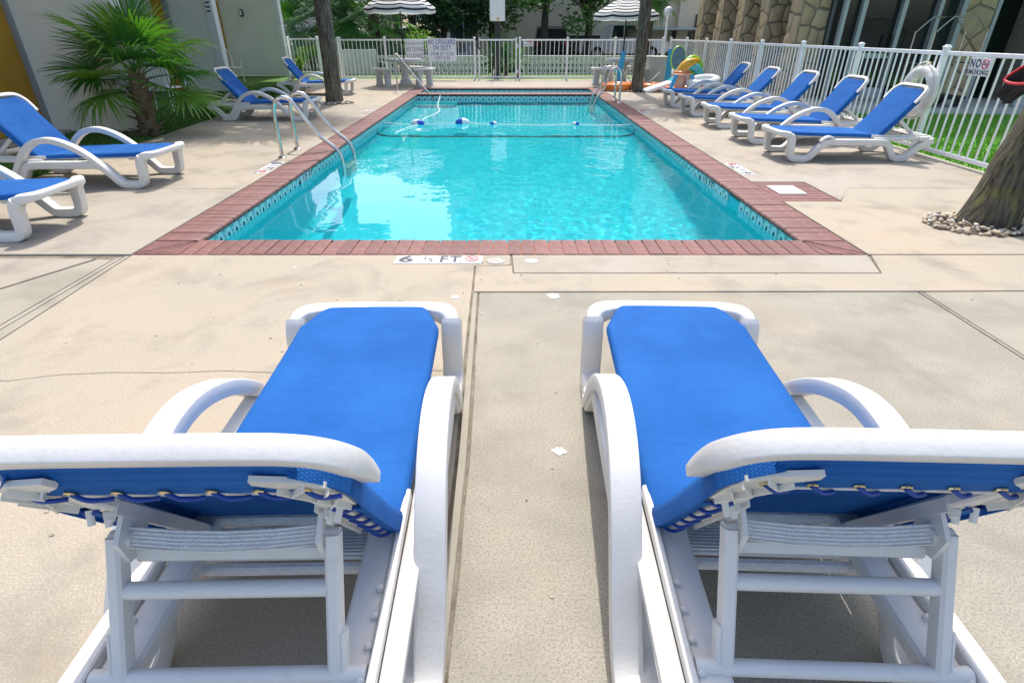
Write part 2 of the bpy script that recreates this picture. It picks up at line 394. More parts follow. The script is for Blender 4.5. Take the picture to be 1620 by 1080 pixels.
def leafy(name, tcol):
    m = M[name]; n = m.node_tree.nodes; l = m.node_tree.links; p = n['Principled BSDF']
    tr = n.new('ShaderNodeBsdfTranslucent'); tr.inputs[0].default_value = (*tcol, 1)
    ms = n.new('ShaderNodeMixShader'); ms.inputs[0].default_value = .35
    l.new(p.outputs[0], ms.inputs[1]); l.new(tr.outputs[0], ms.inputs[2]); l.new(ms.outputs[0], n['Material Output'].inputs[0])
for a, b in (('frond', (.12, .36, .02)), ('frond_light', (.30, .55, .04)), ('leaf_dark', (.06, .18, .02)), ('leaf_mid', (.14, .36, .03)), ('leaf_light', (.35, .60, .06)), ('frond_grey', (.2, .35, .15))): leafy(a, b)

def water_mat():
    m = bpy.data.materials.new('water'); m.use_nodes = True; M['water'] = m
    p = m.node_tree.nodes['Principled BSDF']
    p.inputs['Base Color'].default_value = (.38, .98, .99, 1); p.inputs['Transmission Weight'].default_value = 1
    p.inputs['Roughness'].default_value = 0; p.inputs['IOR'].default_value = 1.333
water_mat()

# ================================================================== LARGE STRUCTURE
PX0, PX1, PY0, PY1 = -2.72, 2.58, 3.83, 17.80        # outer edge of the coping
CW = .335                                             # coping depth
WX0, WX1, WY0, WY1 = -2.425, 2.285, 4.135, 15.78      # main pool walls
ZW = -.135                                            # water level
DW0, DW1 = 16.20, 17.50                               # wading pool beyond the dividing wall

# ground far and wide, with a hole for the pool
g = MB(); B = 260
g.add([(-B, -B, -.06), (B, -B, -.06), (B, PY0, -.06), (-B, PY0, -.06), (-B, PY1, -.06), (B, PY1, -.06), (B, B, -.06), (-B, B, -.06),
       (PX0, PY0, -.06), (PX0, PY1, -.06), (PX1, PY0, -.06), (PX1, PY1, -.06)], [(0, 1, 2, 3), (4, 5, 6, 7), (3, 8, 9, 4), (10, 2, 5, 11)])
g.build('ground', M['asphalt'], kind='structure', ang=0)

# deck: a recessed base and real slabs with open joints
deck = MB()
LEFT = [(-9, -4), (-9, 4.6), (-5.15, 5.4), (-5.30, 7.0), (-5.35, 8.5), (-5.45, 10), (-5.6, 13), (-5.75, 18), (-5.8, 21.0)]
def left_x(y):
    for (x0, y0), (x1, y1) in zip(LEFT, LEFT[1:]):
        if y0 <= y <= y1 and y1 > y0: return x0+(x1-x0)*(y-y0)/(y1-y0)
    return LEFT[-1][0]
RX = 5.45
deck.prism([(-9, -4), (7.5, -4), (7.5, PY0), (-9, PY0)], -.055, -.014)
deck.prism([(-9, PY0), (PX0, PY0), (PX0, PY1), (PX0, 21.0)] + [p for p in LEFT[::-1] if p[1] > PY0], -.055, -.0142)
deck.prism([(PX1, PY0), (RX, PY0), (RX, 21.0), (PX1, 21.0)], -.055, -.0141)
deck.prism([(PX0, PY1), (PX1, PY1), (PX1, 21.0), (PX0, 21.0)], -.055, -.0143)
deck_o = deck.build('pool_deck', M['joint_dirt'], kind='structure', ang=0)
def slab(poly, m, dz=0):
    MB().prism(poly, -.05, dz, .003).build('slab', M[m], deck_o, ang=20)
J = .006
def jag(a, b, n, amp):
    """a worn joint line from a to b"""
    a, b = Vector(a), Vector(b); d = (b-a).normalized(); nrm = Vector((-d.y, d.x))
    return [tuple(a.lerp(b, i/n)+nrm*(random.uniform(-amp, amp) if 0 < i < n else 0)) for i in range(n+1)]
slab(jag((-.160, -4), (-.150, 1.6), 24, .003)[:-1]+jag((-.150, 1.6), (-.185, 3.155), 10, .003)+[(2.515, 3.165), (2.53, -4)], 'deck_grey')
slab([(-.200, -4), (-.172, -4), (-.162, 1.6), (-.197, 3.158), (-.224, 3.158), (-.192, 1.6)], 'deck_olive')
# the big tan slab left of the middle joint, broken by one long crack
crk = [(-2.60, 2.22), (-2.45, 2.17), (-2.30, 2.16), (-2.1, 2.21), (-1.85, 2.235), (-1.6, 2.225), (-1.35, 2.245), (-1.05, 2.22), (-.8, 2.235), (-.5, 2.26), (-.24, 2.245)]
crk = [(x+random.uniform(-.01, .01), y+random.uniform(-.008, .008)) for x, y in crk]
slab([(-2.655, -4), (-.215, -4), (-.205, 1.6)]+[(-.222, 2.243)]+crk[::-1][1:-1]+[(-2.63, 2.22)], 'deck_tan')
slab([(-2.63, 2.2225)]+[(x, y+.0025) for x, y in crk[1:-1]]+[(-.222, 2.2455), (-.240, 3.60), (.005, 3.625), (.008, PY0-.012), (-2.71, PY0-.015)], 'deck_tan')
slab([(-2.69, -4), (-2.665, -4), (-2.64, 2.2), (-2.72, 3.80), (-2.745, 3.80)], 'deck_olive')
slab([(-2.73, -4), (-2.70, -4), (-2.755, 3.775), (-2.785, 3.745)], 'deck_light')
slab([(-9, -4), (-2.742, -4), (-2.795, 3.72), (-2.90, 3.735), (-3.17, 3.20), (-4.5, 2.05), (-9, 1.2)], 'deck_olive')
slab([(-9, 1.23), (-4.51, 2.07), (-3.19, 3.215), (-2.93, 3.745), (-9, 3.76)], 'deck_light')
# right of the middle joint
slab([(-.221, 3.172), (2.52, 3.182), (4.4, 3.20), (7.5, 3.2), (7.5, PY0-.006), (2.60, PY0-.012), (2.475, 3.468), (.022, 3.468), (.018, 3.612), (-.231, 3.600)], 'deck_tan')
slab([(.030, 3.480), (2.468, 3.480), (2.572, PY0-.012), (.020, PY0-.012)], 'deck_light')
slab([(2.56, -4), (2.55, 3.165), (4.4, 3.188), (7.5, 3.188), (7.5, -4)], 'deck_olive')
slab([(2.538, -4), (2.552, -4), (2.541, 3.165), (2.527, 3.165)], 'deck_light')
# left side strip, in bays
ly = [PY0, 5.77, 8.16, 10.86, 13.2, 15.6, 18.0, 21.0]
for a, b in zip(ly, ly[1:]):
    ys = [a+J]+[p[1] for p in LEFT if a+J < p[1] < b-J]+[b-J]
    xr = PX0-.012
    if a < 17.8 < b: slab([(left_x(y)+.01, y) for y in ys][::-1]+[(-2.75, a+J), (-2.75, b-J)], 'deck_tan')
    elif a >= 17.8: slab([(left_x(y)+.01, y) for y in ys][::-1]+[(-2.75, a+J), (-2.75, b-J)], 'deck_light')
    else: slab([(left_x(y)+.01, y) for y in ys][::-1]+[(xr, a+J), (xr, b-J)], 'deck_light' if a in (PY0, 10.86) else 'deck_tan')
# right side strip
SKX, SKY0, SKY1 = 3.14, 5.28, 6.05                    # brick pad of the skimmer
slab([(PX1+.012, PY0+J), (RX, PY0+J), (RX, 5.78), (SKX+.33, 5.78), (SKX+.012, 5.30), (SKX+.012, SKY0-.012), (PX1+.012, SKY0-.012)], 'deck_tan')
slab([(SKX+.35, 5.79), (RX, 5.79), (RX, 9.2), (PX1+.012, 9.2), (PX1+.012, SKY1+.012), (SKX+.012, SKY1+.012), (SKX+.012, 5.313)], 'deck_light')
ry = [9.2, 12.3, 14.9, 17.6, 21.0]
for i, (a, b) in enumerate(zip(ry, ry[1:])):
    slab([(PX1+.012, a+J), (RX, a+J), (RX, b-J), (PX1+.012, b-J)], ('deck_tan', 'deck_light')[i % 2])
slab([(-2.738, PY1+.012), (-.55, PY1+.012), (-.55, 20.95), (-2.738, 20.95)], 'deck_light')
slab([(-.535, PY1+.012), (2.585, PY1+.012), (2.585, 20.95), (-.535, 20.95)], 'deck_light')
# small marks on the concrete
def blob(x, y, r, m, n=24, z=.003, name='patch'):
    MB().prism([(x+r*(.65+.5*random.random())*math.cos(2*math.pi*i/n), y+.8*r*(.65+.5*random.random())*math.sin(2*math.pi*i/n)) for i in range(n)], -.002, z).build(name, M[m], deck_o, ang=0)
for x, y, r in ((.265, 3.10, .045), (-.33, 3.085, .032), (.19, 1.665, .028), (-1.46, 3.58, .012), (.155, 3.70, .05)): blob(x, y, r, 'patch_white')
for i in range(70):
    x, y = random.uniform(-2.6, 3.2), random.uniform(.9, 3.75)
    blob(x, y, random.uniform(.004, .009), random.choice(('joint_dirt', 'deck_olive', 'deck_light')), 6, .003, 'fleck')

# ---------------------------------------------------------------- pool basin
def depth(y):
    if y < 10.82: return -2.05+(1.08)*max(0, (y-6.0))/4.82
    return -.97+.07*(y-10.82)/(WY1-10.82)
def section(y, off=0.0, rc=.32, n=7):
    d = depth(y)+off; x0, x1 = WX0+off, WX1-off
    pts = [(x0, 0.0-.03), (x0, d+rc)]
    for i in range(1, n+1):
        a = R(90*i/n); pts.append((x0+rc-rc*math.cos(a), d+rc-rc*math.sin(a)))
    for i in range(n, -1, -1):
        a = R(90*i/n); pts.append((x1-rc+rc*math.cos(a), d+rc-rc*math.sin(a)))
    pts.append((x1, -.03)); return pts
bs = MB(); ysec = [WY0, 6, 8, 10.82, 13, WY1]; ns = len(section(5))
for y in ysec: bs.v += [(x, y, z) for x, z in section(y)]
for j in range(len(ysec)-1):
    for i in range(ns-1): bs.f.append((j*ns+i, j*ns+i+1, (j+1)*ns+i+1, (j+1)*ns+i))
bs.f.append(tuple(range(ns))); bs.f.append(tuple(range((len(ysec)-1)*ns, len(ysec)*ns)))
basin = bs.build('pool_basin', M['plaster'], kind='structure')
ln = MB(); a = [(x, 10.76, z) for x, z in section(10.76, .006)]; b = [(x, 10.88, z) for x, z in section(10.88, .006)]
a[0] = (a[0][0], a[0][1], ZW-.02); b[0] = (b[0][0], b[0][1], ZW-.02); a[-1] = (a[-1][0], a[-1][1], ZW-.02); b[-1] = (b[-1][0], b[-1][1], ZW-.02)
ln.add(a+b, [(i, i+1, ns+i+1, ns+i) for i in range(ns-1)])
line_o = ln.build('slope_line', M['line_tile'], basin)
st = MB()
for i in range(3): st.box((WX0+.55-.0*i, WY1-.22-.25*i, -.62-.1*i), (1.1, .26, .5+.0*i), bev=.02)
steps_o = st.build('entry_steps', M['plaster'], basin)
wb = MB()
x0, x1 = WX0+.02, WX1-.02
wb.add([(x0, DW0, -.5), (x1, DW0, -.5), (x1, DW1, -.5), (x0, DW1, -.5), (x0, DW0, -.03), (x1, DW0, -.03), (x1, DW1, -.03), (x0, DW1, -.03)], [(0, 1, 2, 3), (0, 1, 5, 4), (1, 2, 6, 5), (2, 3, 7, 6), (3, 0, 4, 7)])
wade = wb.build('wading_basin', M['plaster'], kind='structure', ang=0)
for o in (basin, line_o, steps_o, wade): o.cycles.is_caustics_receiver = True
def water(name, X0, X1, Y0, Y1, nx, ny):
    vs = []; fs = []
    for j in range(ny+1):
        y = Y0+(Y1-Y0)*j/ny
        for i in range(nx+1):
            x = X0+(X1-X0)*i/nx
            k = .35+.65*min(1, max(0, (x+1.2)/1.6))
            h = .0030*noise.noise((x*2.4, y*2.2, .3))+k*.0017*noise.noise((x*7.5+y*1.5, y*7, 1.7))+k*.0008*noise.noise((x*17, y*16, 4.1))+k*.00035*noise.noise((x*34, y*30, 7.3))
            vs.append((x, y, ZW+h))
    for j in range(ny):
        for i in range(nx):
            q = j*(nx+1)+i; fs.append((q, q+1, q+nx+2, q+nx+1))
    o = MB().add(vs, fs).build(name, M['water'], kind='structure', ang=180)
    o.cycles.is_caustics_caster = True
    return o
water('pool_water', WX0-.01, WX1+.01, WY0-.01, WY1+.01, 210, 480)
water('wading_water', x0-.01, x1+.01, DW0-.01, DW1+.01, 60, 20)

# ---------------------------------------------------------------- coping
cop = MB()
def ringbox(X0, X1, Y0, Y1, z0, z1): cop.prism([(X0, Y0), (X1, Y0), (X1, Y1), (X0, Y1)], z0, z1)
IX0, IX1, IY0 = PX0+CW, PX1-CW, PY0+CW-.03
cop_parts = [(PX0, PX1, PY0, IY0-.035), (PX0, IX0-.04, IY0-.0349, PY1), (IX1+.04, PX1, IY0-.0349, PY1), (IX0-.0399, IX1+.0399, DW1+.0, PY1), (IX0-.0399, IX1+.0399, WY1, DW0)]
for p in cop_parts: ringbox(*p, -.075, -.0065)
coping = cop.build('pool_coping', M['mortar'], kind='structure', ang=0)
def brick_mesh(L, wd, nm='brick'):
    """one bullnose brick: x along its length from the outer end (0) to the rounded nose (L)"""
    b = MB(); r = .024
    prof = [(0, -.055), (0, -.004), (.004, 0), (L-r, 0)]+[(L-r+r*math.sin(R(a)), -r+r*math.cos(R(a))) for a in (30, 60, 90, 120, 150, 180)]+[(L-r-.03, -.055)]
    n = len(prof); hw = wd/2
    b.add([(x, -hw, z) for x, z in prof]+[(x, hw, z) for x, z in prof], [tuple(range(n-1, -1, -1)), tuple(range(n, 2*n))]+[(i, (i+1) % n, n+(i+1) % n, n+i) for i in range(n)])
    return b
PITCH = .1015
bmesh_std = brick_mesh(CW, PITCH-.007).mesh('brick', M['brick'], 40)
cells = []
nb = int((IX1-IX0)/PITCH); off = (IX1-IX0)/nb
for i in range(nb): cells.append(((IX0+(i+.5)*off, PY0+.004, 0), 90, off))
nl = int((PY1-IY0)/PITCH); offl = (PY1-IY0)/nl
for i in range(nl):
    cells.append(((PX0+.004, IY0+(i+.5)*offl, 0), 0, offl)); cells.append(((PX1-.004, IY0+(i+.5)*offl, 0), 180, offl))
far = MB(); tmp = brick_mesh(CW, PITCH-.007)
cnt = 0
order = sorted(cells, key=lambda c: c[0][1])
for p, rz, pt in order:
    jit = (random.uniform(-.002, .002), random.uniform(-.003, .003), random.uniform(-.0025, .002))
    if cnt < 290:
        o = obj('brick', bmesh_std, coping, (p[0]+jit[0], p[1]+jit[1], p[2]+jit[2]), (random.uniform(-.004, .004), random.uniform(-.004, .004), R(rz+random.uniform(-.5, .5)))); cnt += 1
    else:
        Mx = Matrix.Translation(Vector(p)+Vector(jit)) @ Matrix.Rotation(R(rz), 4, 'Z'); far.add([Mx @ Vector(v) for v in tmp.v], tmp.f)
nb2 = int((IX1-IX0)/PITCH)
for i in range(nb2):
    x = IX0+(i+.5)*(IX1-IX0)/nb2
    Mx = Matrix.Translation((x, PY1-.004, 0)) @ Matrix.Rotation(R(-90), 4, 'Z'); far.add([Mx @ Vector(v) for v in tmp.v], tmp.f)
    t2 = brick_mesh((DW0-WY1)/2+.03, PITCH-.007)
    for yy, rz in ((15.99, -90), (15.992, 90)):
        Mx = Matrix.Translation((x, yy, 0)) @ Matrix.Rotation(R(rz), 4, 'Z'); far.add([Mx @ Vector(v) for v in t2.v], t2.f)
far.build('distant_bricks', M['brick'], coping, kind='stuff')
# mitred corner bricks at the near end
for sx, xo, xi in ((-1, PX0, IX0), (1, PX1, IX1)):
    nn = 4
    for k in range(nn):
        f0, f1 = k/nn, (k+1)/nn
        q = [(xo+(xi-xo)*f0+sx*-.003, PY0+.004+0), (xo+(xi-xo)*f1-sx*-.003, PY0+.004), (xi, IY0-.004), (xi, IY0-.006)]
        e = .004
        MB().prism([(xo+(xi-xo)*f0-sx*e, PY0+.006), (xo+(xi-xo)*f1+sx*e, PY0+.006), (xi-(xi-xo)*.02+sx*(1-f1)*.03, IY0-.012-(1-f1)*.03), (xi-(xi-xo)*.02+sx*(1-f0)*.03, IY0-.012-(1-f0)*.03)], -.05, random.uniform(-.002, .002), .003).build('brick', M['brick'], coping, ang=20)
    MB().prism([(xo-sx*.004, PY0+.03), (xi-sx*-.0-(xi-xo)*.12, IY0-.010), (xi-(xi-xo)*.12, IY0-.004), (xo-sx*.004, IY0-.006)], -.05, -.001, .003).build('brick', M['brick'], coping, ang=20)
# skimmer pad
pad = MB().prism([(PX1+.002, SKY0), (SKX, SKY0), (SKX, SKY1), (PX1+.002, SKY1)], -.06, -.006).build('skimmer_pad', M['mortar'], coping, ang=0)
npb = 8; bw = (SKY1-SKY0)/npb
for i in range(npb):
    y = SKY0+(i+.5)*bw
    segs = [(PX1+.006, SKX-.004)]
    for xa, xb in segs:
        MB().box(((xa+xb)/2, y, -.03+random.uniform(-.002, .001)), (xb-xa, bw-.009, .056), bev=.004).build('brick', M['brick'], pad)
lid = MB().box((2.80, 5.695, .004), (.27, .33, .012), bev=.004).build('skimmer_lid', M['lid_white'], label='square white skimmer lid set in the brick pad beside the pool', cat='lid')
MB().lathe([(.012, 0), (.012, .002), (.004, .003)], 12, (2.80, 5.695, .0095)).build('finger_hole', M['lid_grey'], lid)
MB().lathe([(.066, -.01), (.066, .004), (.058, .0055), (.056, .004), (.0, .004)], 28, (-.095, 3.70, 0)).build('drain_cover', M['lid_grey'], label='round grey drain cover in the concrete beside the no diving tile', cat='drain cover')

# ---------------------------------------------------------------- waterline tiles
def tile_mesh():
    me = bpy.data.meshes.new('tile'); s = .0735; t = .006
    v = [(-s, 0, -s), (s, 0, -s), (s, 0, s), (-s, 0, s), (-s+.004, t, -s+.004), (s-.004, t, -s+.004), (s-.004, t, s-.004), (-s+.004, t, s-.004)]
    f = [(4, 7, 6, 5), (0, 4, 5, 1), (1, 5, 6, 2), (2, 6, 7, 3), (3, 7, 4, 0)]
    me.from_pydata(v, [], f); uvl = me.uv_layers.new()
    for lp in me.loops:
        c = me.vertices[lp.vertex_index].co; uvl.data[lp.index].uv = (c.x/s*.5+.5, c.z/s*.5+.5)
    me.materials.append(M['tile_motif']); return me
TM = tile_mesh(); TZ = -.055-.075
band = MB()
for X0, Y0, X1, Y1 in ((WX0, WY0, WX0, WY1), (WX1, WY0, WX1, WY1), (WX0, WY1, WX1, WY1)):
    pass
tiles = obj('waterline_tiling', None, None, (0, 0, 0), kind='structure')
skip = []
ny = 76; dy = (WY1-WY0)/ny
for i in range(ny):
    y = WY0+(i+.5)*dy
    obj('tile', TM, tiles, (WX0+.003, y, TZ), (0, 0, R(-90)))
    if 5.5 < y < 5.8: continue
    obj('tile', TM, tiles, (WX1-.003, y, TZ), (0, 0, R(90)))
nx = 31; dx = (WX1-WX0)/nx
for i in range(nx):
    obj('tile', TM, tiles, (WX0+(i+.5)*dx, WY1-.003, TZ), (0, 0, R(180)))
    obj('tile', TM, tiles, (WX0+(i+.5)*dx, DW1-.003, TZ), (0, 0, R(180)))
mo = MB().box((WX1+.085, 5.645, TZ+.0), (.1, .30, .15)).build('skimmer_mouth', M['line_tile'], tiles)
wt = obj('tile', TM, tiles, (WX1+.030, 5.645, TZ-.02), (0, 0, R(90))); wt.scale = (1.95, 1, 1)
for wx, yc, rz in ((WX0+.011, 6.75, -90), (WX1-.011, 6.55, 90)):
    pl = MB().box((wx, yc, TZ+.015), (.004, .45, .12)).build('depth_tile', M['marker_tile'], tiles)
    t = text_mesh('6 1/2 FT', .115, .002)
    s = 1 if rz < 0 else -1
    obj('lettering', t, pl, (wx+s*.004, yc, TZ+.018), (R(90), 0, R(90 if s > 0 else -90))).data.materials.append(M['ink_dark'])

# ---------------------------------------------------------------- lawn, turf, walk
MB().prism([(-9, 4.65), (-5.17, 5.45)]+[(x-.012, y) for x, y in LEFT[3:]]+[(-5.9, 26), (-30, 26), (-30, 4.65)], -.058, -.02).build('lawn', M['lawn'], kind='structure', ang=0)
MB().prism([(RX+.02, -4), (14, -4), (14, 11.6), (RX+.02, 12.1)], -.058, -.02).build('artificial_turf', M['turf'], kind='structure', ang=0)
MB().prism([(RX+.5, 12.12), (14, 11.62), (24, 11.62), (24, 40), (RX+.5, 40)], -.058, .07).build('walkway', M['walk'], kind='structure', ang=0)
MB().prism([(-5.88, 21.02), (RX+.4, 21.02), (RX+.4, 24.6), (-5.88, 24.6)], -.058, -.02).build('grass_strip', M['lawn'], kind='structure', ang=0)
def grass(name, n, fx, m, h=.05, parent_label=None):
    b = MB()
    for i in range(n):
        x, y = fx(); a = random.uniform(0, 6.28); l = h*random.uniform(.6, 1.3); wd = .006+h*.05
        dx, dy = math.cos(a)*wd, math.sin(a)*wd; tx, ty = random.uniform(-.6, .6)*l, random.uniform(-.6, .6)*l
        b.add([(x-dx, y-dy, -.02), (x+dx, y+dy, -.02), (x+tx, y+ty, l-.02)], [(0, 1, 2)])
    b.build(name, M[m], ang=0, kind='stuff', label=parent_label, cat='grass')
def fx_left():
    y = random.uniform(5.4, 20); return left_x(y)-.02-abs(random.gauss(0, .9)), y
grass('lawn_grass', 16000, fx_left, 'lawn', .06, 'short green grass between the deck and the grey building')
grass('turf_grass', 26000, lambda: (5.5+abs(random.gauss(0, 2.2)), random.uniform(4.6, 11.7)), 'turf', .04, 'bright green turf behind the white fence')

# ================================================================== LOUNGERS
# local frame: x from the foot end (0) to the rear end (1.88), y across, z up
def lounger_meshes(deg, PT):
    AL = R(deg); HX, HZ = 1.215, .280
    def bk(t, y, n=0): return Vector((HX+t*math.cos(AL)-n*math.sin(AL), y, HZ+t*math.sin(AL)+n*math.cos(AL)))
    D = {}
    # one side: rail, front leg and rear leg as one moulded ribbon
    leg = cr([(.118, 0, .300), (.134, 0, .280), (.150, 0, .235), (.158, 0, .13), (.170, 0, .070), (.205, 0, .042), (.27, 0, .037), (.35, 0, .037), (.400, 0, .056), (.47, 0, .130), (.545, 0, .208), (.61, 0, .230)], 5)
    leg += cr([(.61, 0, .230), (.9, 0, .226), (1.25, 0, .220), (1.33, 0, .196), (1.385, 0, .120), (1.43, 0, .060), (1.475, 0, .038), (1.54, 0, .037), (1.595, 0, .054), (1.67, 0, .120), (1.76, 0, .200), (1.87, 0, .245)], 5)[1:]
    for s in (1, -1):
        b = MB(); b.sweep([Vector((p.x, s*.332, p.z)) for p in leg], rrect(.086, .074, .013, 2), (0, 1, 0), scale=lambda t: (1, 1+.18*max(0, 1-t/.16)))
        b.sweep([Vector((x, s*y_, z)) for x, y_, z in ((.09, .235, .300), (.45, .255, .292), (.9, .262, .282), (1.18, .262, .272))], rrect(.030, .034, .008, 1), (0, 1, 0))
        b.sweep([Vector((x, s*.318, z)) for x, z in ((1.16, .256), (1.4, .262), (1.84, .268))], rrect(.045, .040, .01, 1), (0, 1, 0))
        D['side%d' % s] = b.mesh('side_frame', M['white_plastic'])
        arm = cr([(.34, .345, .030), (.40, .347, .060), (.50, .350, .170), (.62, .353, .292), (.76, .356, .392), (.92, .359, .455), (1.05, .361, .463), (1.17, .363, .428), (1.28, .365, .348), (1.375, .366, .232), (1.45, .366, .130), (1.51, .364, .060), (1.58, .362, .030), (1.64, .360, .030)], 5)
        b = MB(); b.sweep([Vector((p.x, s*p.y, p.z)) for p in arm], rrect(.076, .044, .006, 2), (0, 1, 0), scale=lambda t: (.90+.14*math.sin(math.pi*t), 1+.25*math.sin(math.pi*t)))
        D['arm%d' % s] = b.mesh('armrest', M['white_plastic'])
        bp = MB(); bp.sweep(cr([(.50, s*.335, .235), (.56, s*.335, .282), (.62, s*.335, .285), (.68, s*.335, .245)], 4), rrect(.06, .03, .01, 1), (0, 1, 0)); D['bump%d' % s] = bp.mesh('arm_socket', M['white_plastic'])
        ch = MB()   # inner channel that carries the prop notches
        ch.sweep([(1.16, s*.235, .262), (1.40, s*.235, .255), (1.84, s*.235, .262)], rrect(.075, .045, .008, 1), (0, 1, 0))
        ch.sweep([(1.14, s*.283, .285), (1.84, s*.283, .285)], rrect(.018, .035, .004, 1), (0, 1, 0))
        for k in range(4): ch.box((1.44+.07*k, s*.262, .284), (.014, .016, .018), bev=.004)
        D['tray%d' % s] = ch.mesh('prop_rail', M['white_plastic'])
        # bracket under the backrest corner, with cast ribs
        br = MB()
        q = [bk(t_, s*y_, -.040) for t_, y_ in ((.47, .272), (.56, .272), (.625, .258), (.662, .222), (.676, .155), (.648, .150), (.622, .180), (.565, .214), (.475, .224))]
        q2 = [p+Vector((math.sin(AL), 0, -math.cos(AL)))*.010 for p in q]
        n = len(q); br.add(q+q2, [tuple(range(n)), tuple(range(2*n-1, n-1, -1))]+[(i, n+i, n+(i+1) % n, (i+1) % n) for i in range(n)])
        for t0, y0, t1, y1 in ((.48, .265, .63, .185), (.55, .222, .615, .260), (.60, .198, .645, .230), (.48, .228, .57, .266)):
            br.sweep([bk(t0, s*y0, -.055), bk(t1, s*y1, -.055)], rrect(.004, .014, .001, 1), (0, 1, 0))
        for t0, y0 in ((.445, .235), (.425, .215)): br.sweep([bk(t0, s*y0, -.050), bk(t0-.012, s*(y0-.006), -.076)], rrect(.014, .009, .003, 1), (0, 1, 0))
        D['brk%d' % s] = br.mesh('corner_bracket', M['cream_plastic'], 30)
        rl = MB()
        rl.sweep([bk(-.03, s*.232, -.030), bk(.2, s*.214, -.036), bk(.45, s*.210, -.036), bk(.60, s*.210, -.034)], rrect(.042, .026, .005, 1), (0, 1, 0))
        rl.sweep([bk(.08, s*.190, -.04), bk(.44, s*.188, -.044)], rrect(.006, .030, .002, 1), (0, 1, 0))
        for k in range(2): rl.box(bk(.36+.06*k, s*.205, -.056), (.016, .012, .026), Euler((0, -AL, 0)), bev=.004)
        D['brail%d' % s] = rl.mesh('back_rail', M['white_plastic'])
        pg = MB()   # pivot plate
        pp = [bk(PT-.035, s*.186, -.030), bk(PT+.045, s*.186, -.030), bk(PT+.035, s*.186, -.110), bk(PT-.020, s*.186, -.135), bk(PT-.055, s*.186, -.110)]
        p2 = [p+Vector((0, s*.010, 0)) for p in pp]; n = 5
        pg.add(pp+p2, [tuple(range(n)), tuple(range(2*n-1, n-1, -1))]+[(i, n+i, n+(i+1) % n, (i+1) % n) for i in range(n)])
        pg.tube([bk(PT, s*.178, -.094), bk(PT, s*.222, -.094)], .018, 12)
        D['piv%d' % s] = pg.mesh('pivot_plate', M['white_plastic'], 30)
        hk = MB(); hk.sweep([bk(-.02, s*.262, -.01), (1.225, s*.262, .25), (1.235, s*.262, .20)], rrect(.026, .026, .006, 1), (0, 1, 0), scale=lambda t: 1-.45*t)
        D['hook%d' % s] = hk.mesh('hinge_pin', M['cream_plastic'])
    fb = MB()   # rounded foot end
    half = [(.150, .332, .262), (.138, .331, .290), (.112, .322, .309), (.084, .302, .316), (.062, .268, .319), (.046, .215, .320), (.038, .14, .321)]
    path = cr(half+[(.036, 0, .321)]+[(x, -y, z) for x, y, z in half[::-1]], 5)
    fb.sweep(path, rrect(.052, .058, .012, 3), (0, 0, 1), scale=lambda t: (1+.35*math.exp(-((min(t, 1-t)-.16)/.14)**2), 1.0+.60*math.exp(-((min(t, 1-t)-.27)/.13)**2)))
    D['foot'] = fb.mesh('foot_bar', M['white_plastic'])
    rb = MB(); rb.sweep(cr([(1.70, .335, .262), (1.80, .332, .266), (1.85, .300, .268), (1.862, .22, .268), (1.865, 0, .268), (1.862, -.22, .268), (1.85, -.300, .268), (1.80, -.332, .266), (1.70, -.335, .262)], 5), rrect(.05, .05, .012, 2), (0, 0, 1))
    D['slats'] = [MB().box((x, 0, .270), (.05, .50, .018), bev=.006).mesh('seat_slat', M['white_plastic']) for x in (.30, .78, 1.06)]
    D['rear'] = rb.mesh('rear_bar', M['white_plastic'])
    # slings
    def sling_sec(hw, drop, th=.006):
        o = [(-hw, -drop), (-hw, -.020), (-hw+.005, -.006), (-hw+.018, 0)]+[(-hw+.018+(2*hw-.036)*i/10, -.004*math.sin(math.pi*i/10)) for i in range(1, 10)]+[(hw-.018, 0), (hw-.005, -.006), (hw, -.020), (hw, -drop)]
        inn = [(hw-th, -drop), (hw-th, -.022), (hw-.022, -th), (-hw+.022, -th), (-hw+th, -.022), (-hw+th, -drop)]
        return o+inn
    seat = cr([(.042, 0, .340), (.060, 0, .346), (.12, 0, .347), (.19, 0, .344), (.4, 0, .334), (.7, 0, .326), (1.0, 0, .318), (1.16, 0, .309), (1.212, 0, .298)], 4)
    def tap(t):
        x = seat[round(t*(len(seat)-1))].x; q = min(1, max(0, (x-.042)/.19))
        return (.68+.32*q**.8, .25+.75*min(1, q*1.1))
    m = MB(); m.sweep(seat, sling_sec(.286, .040), (0, 1, 0), scale=tap); D['seat'] = m.mesh('seat_sling', M['sling_blue'], 50)
    bpth = [bk(t, 0, .012-.012*math.sin(math.pi*t/.67)) for t in [.0]+[.67*i/16 for i in range(1, 17)]]
    def tapb(t): return (1 if t < .80 else 1-.24*((t-.80)/.20)**2, 1)
    m = MB(); m.sweep(bpth, sling_sec(.286, .056), (0, 1, 0), scale=tapb); D['back'] = m.mesh('back_sling', M['sling_blue'], 50)
    # sling hems folded to the rear
    hm = MB()
    cols = 13; hv = []
    for i_ in range(cols):
        y_ = -.225+.45*i_/(cols-1); sg = .004*math.sin(i_*math.pi)
        hv += [bk(.690, y_, -.026), bk(.640, y_, -.046), bk(.604+.004*math.cos(i_*3.1416), y_, -.052), bk(.606+.004*math.cos(i_*3.1416), y_, -.049), bk(.642, y_, -.043), bk(.690, y_, -.023)]
    hm.add(hv, [(i_*6+q_, i_*6+(q_+1) % 6, (i_+1)*6+(q_+1) % 6, (i_+1)*6+q_) for i_ in range(cols-1) for q_ in range(6)])
    D['hemt'] = hm.mesh('top_hem', M['sling_blue'], 0)
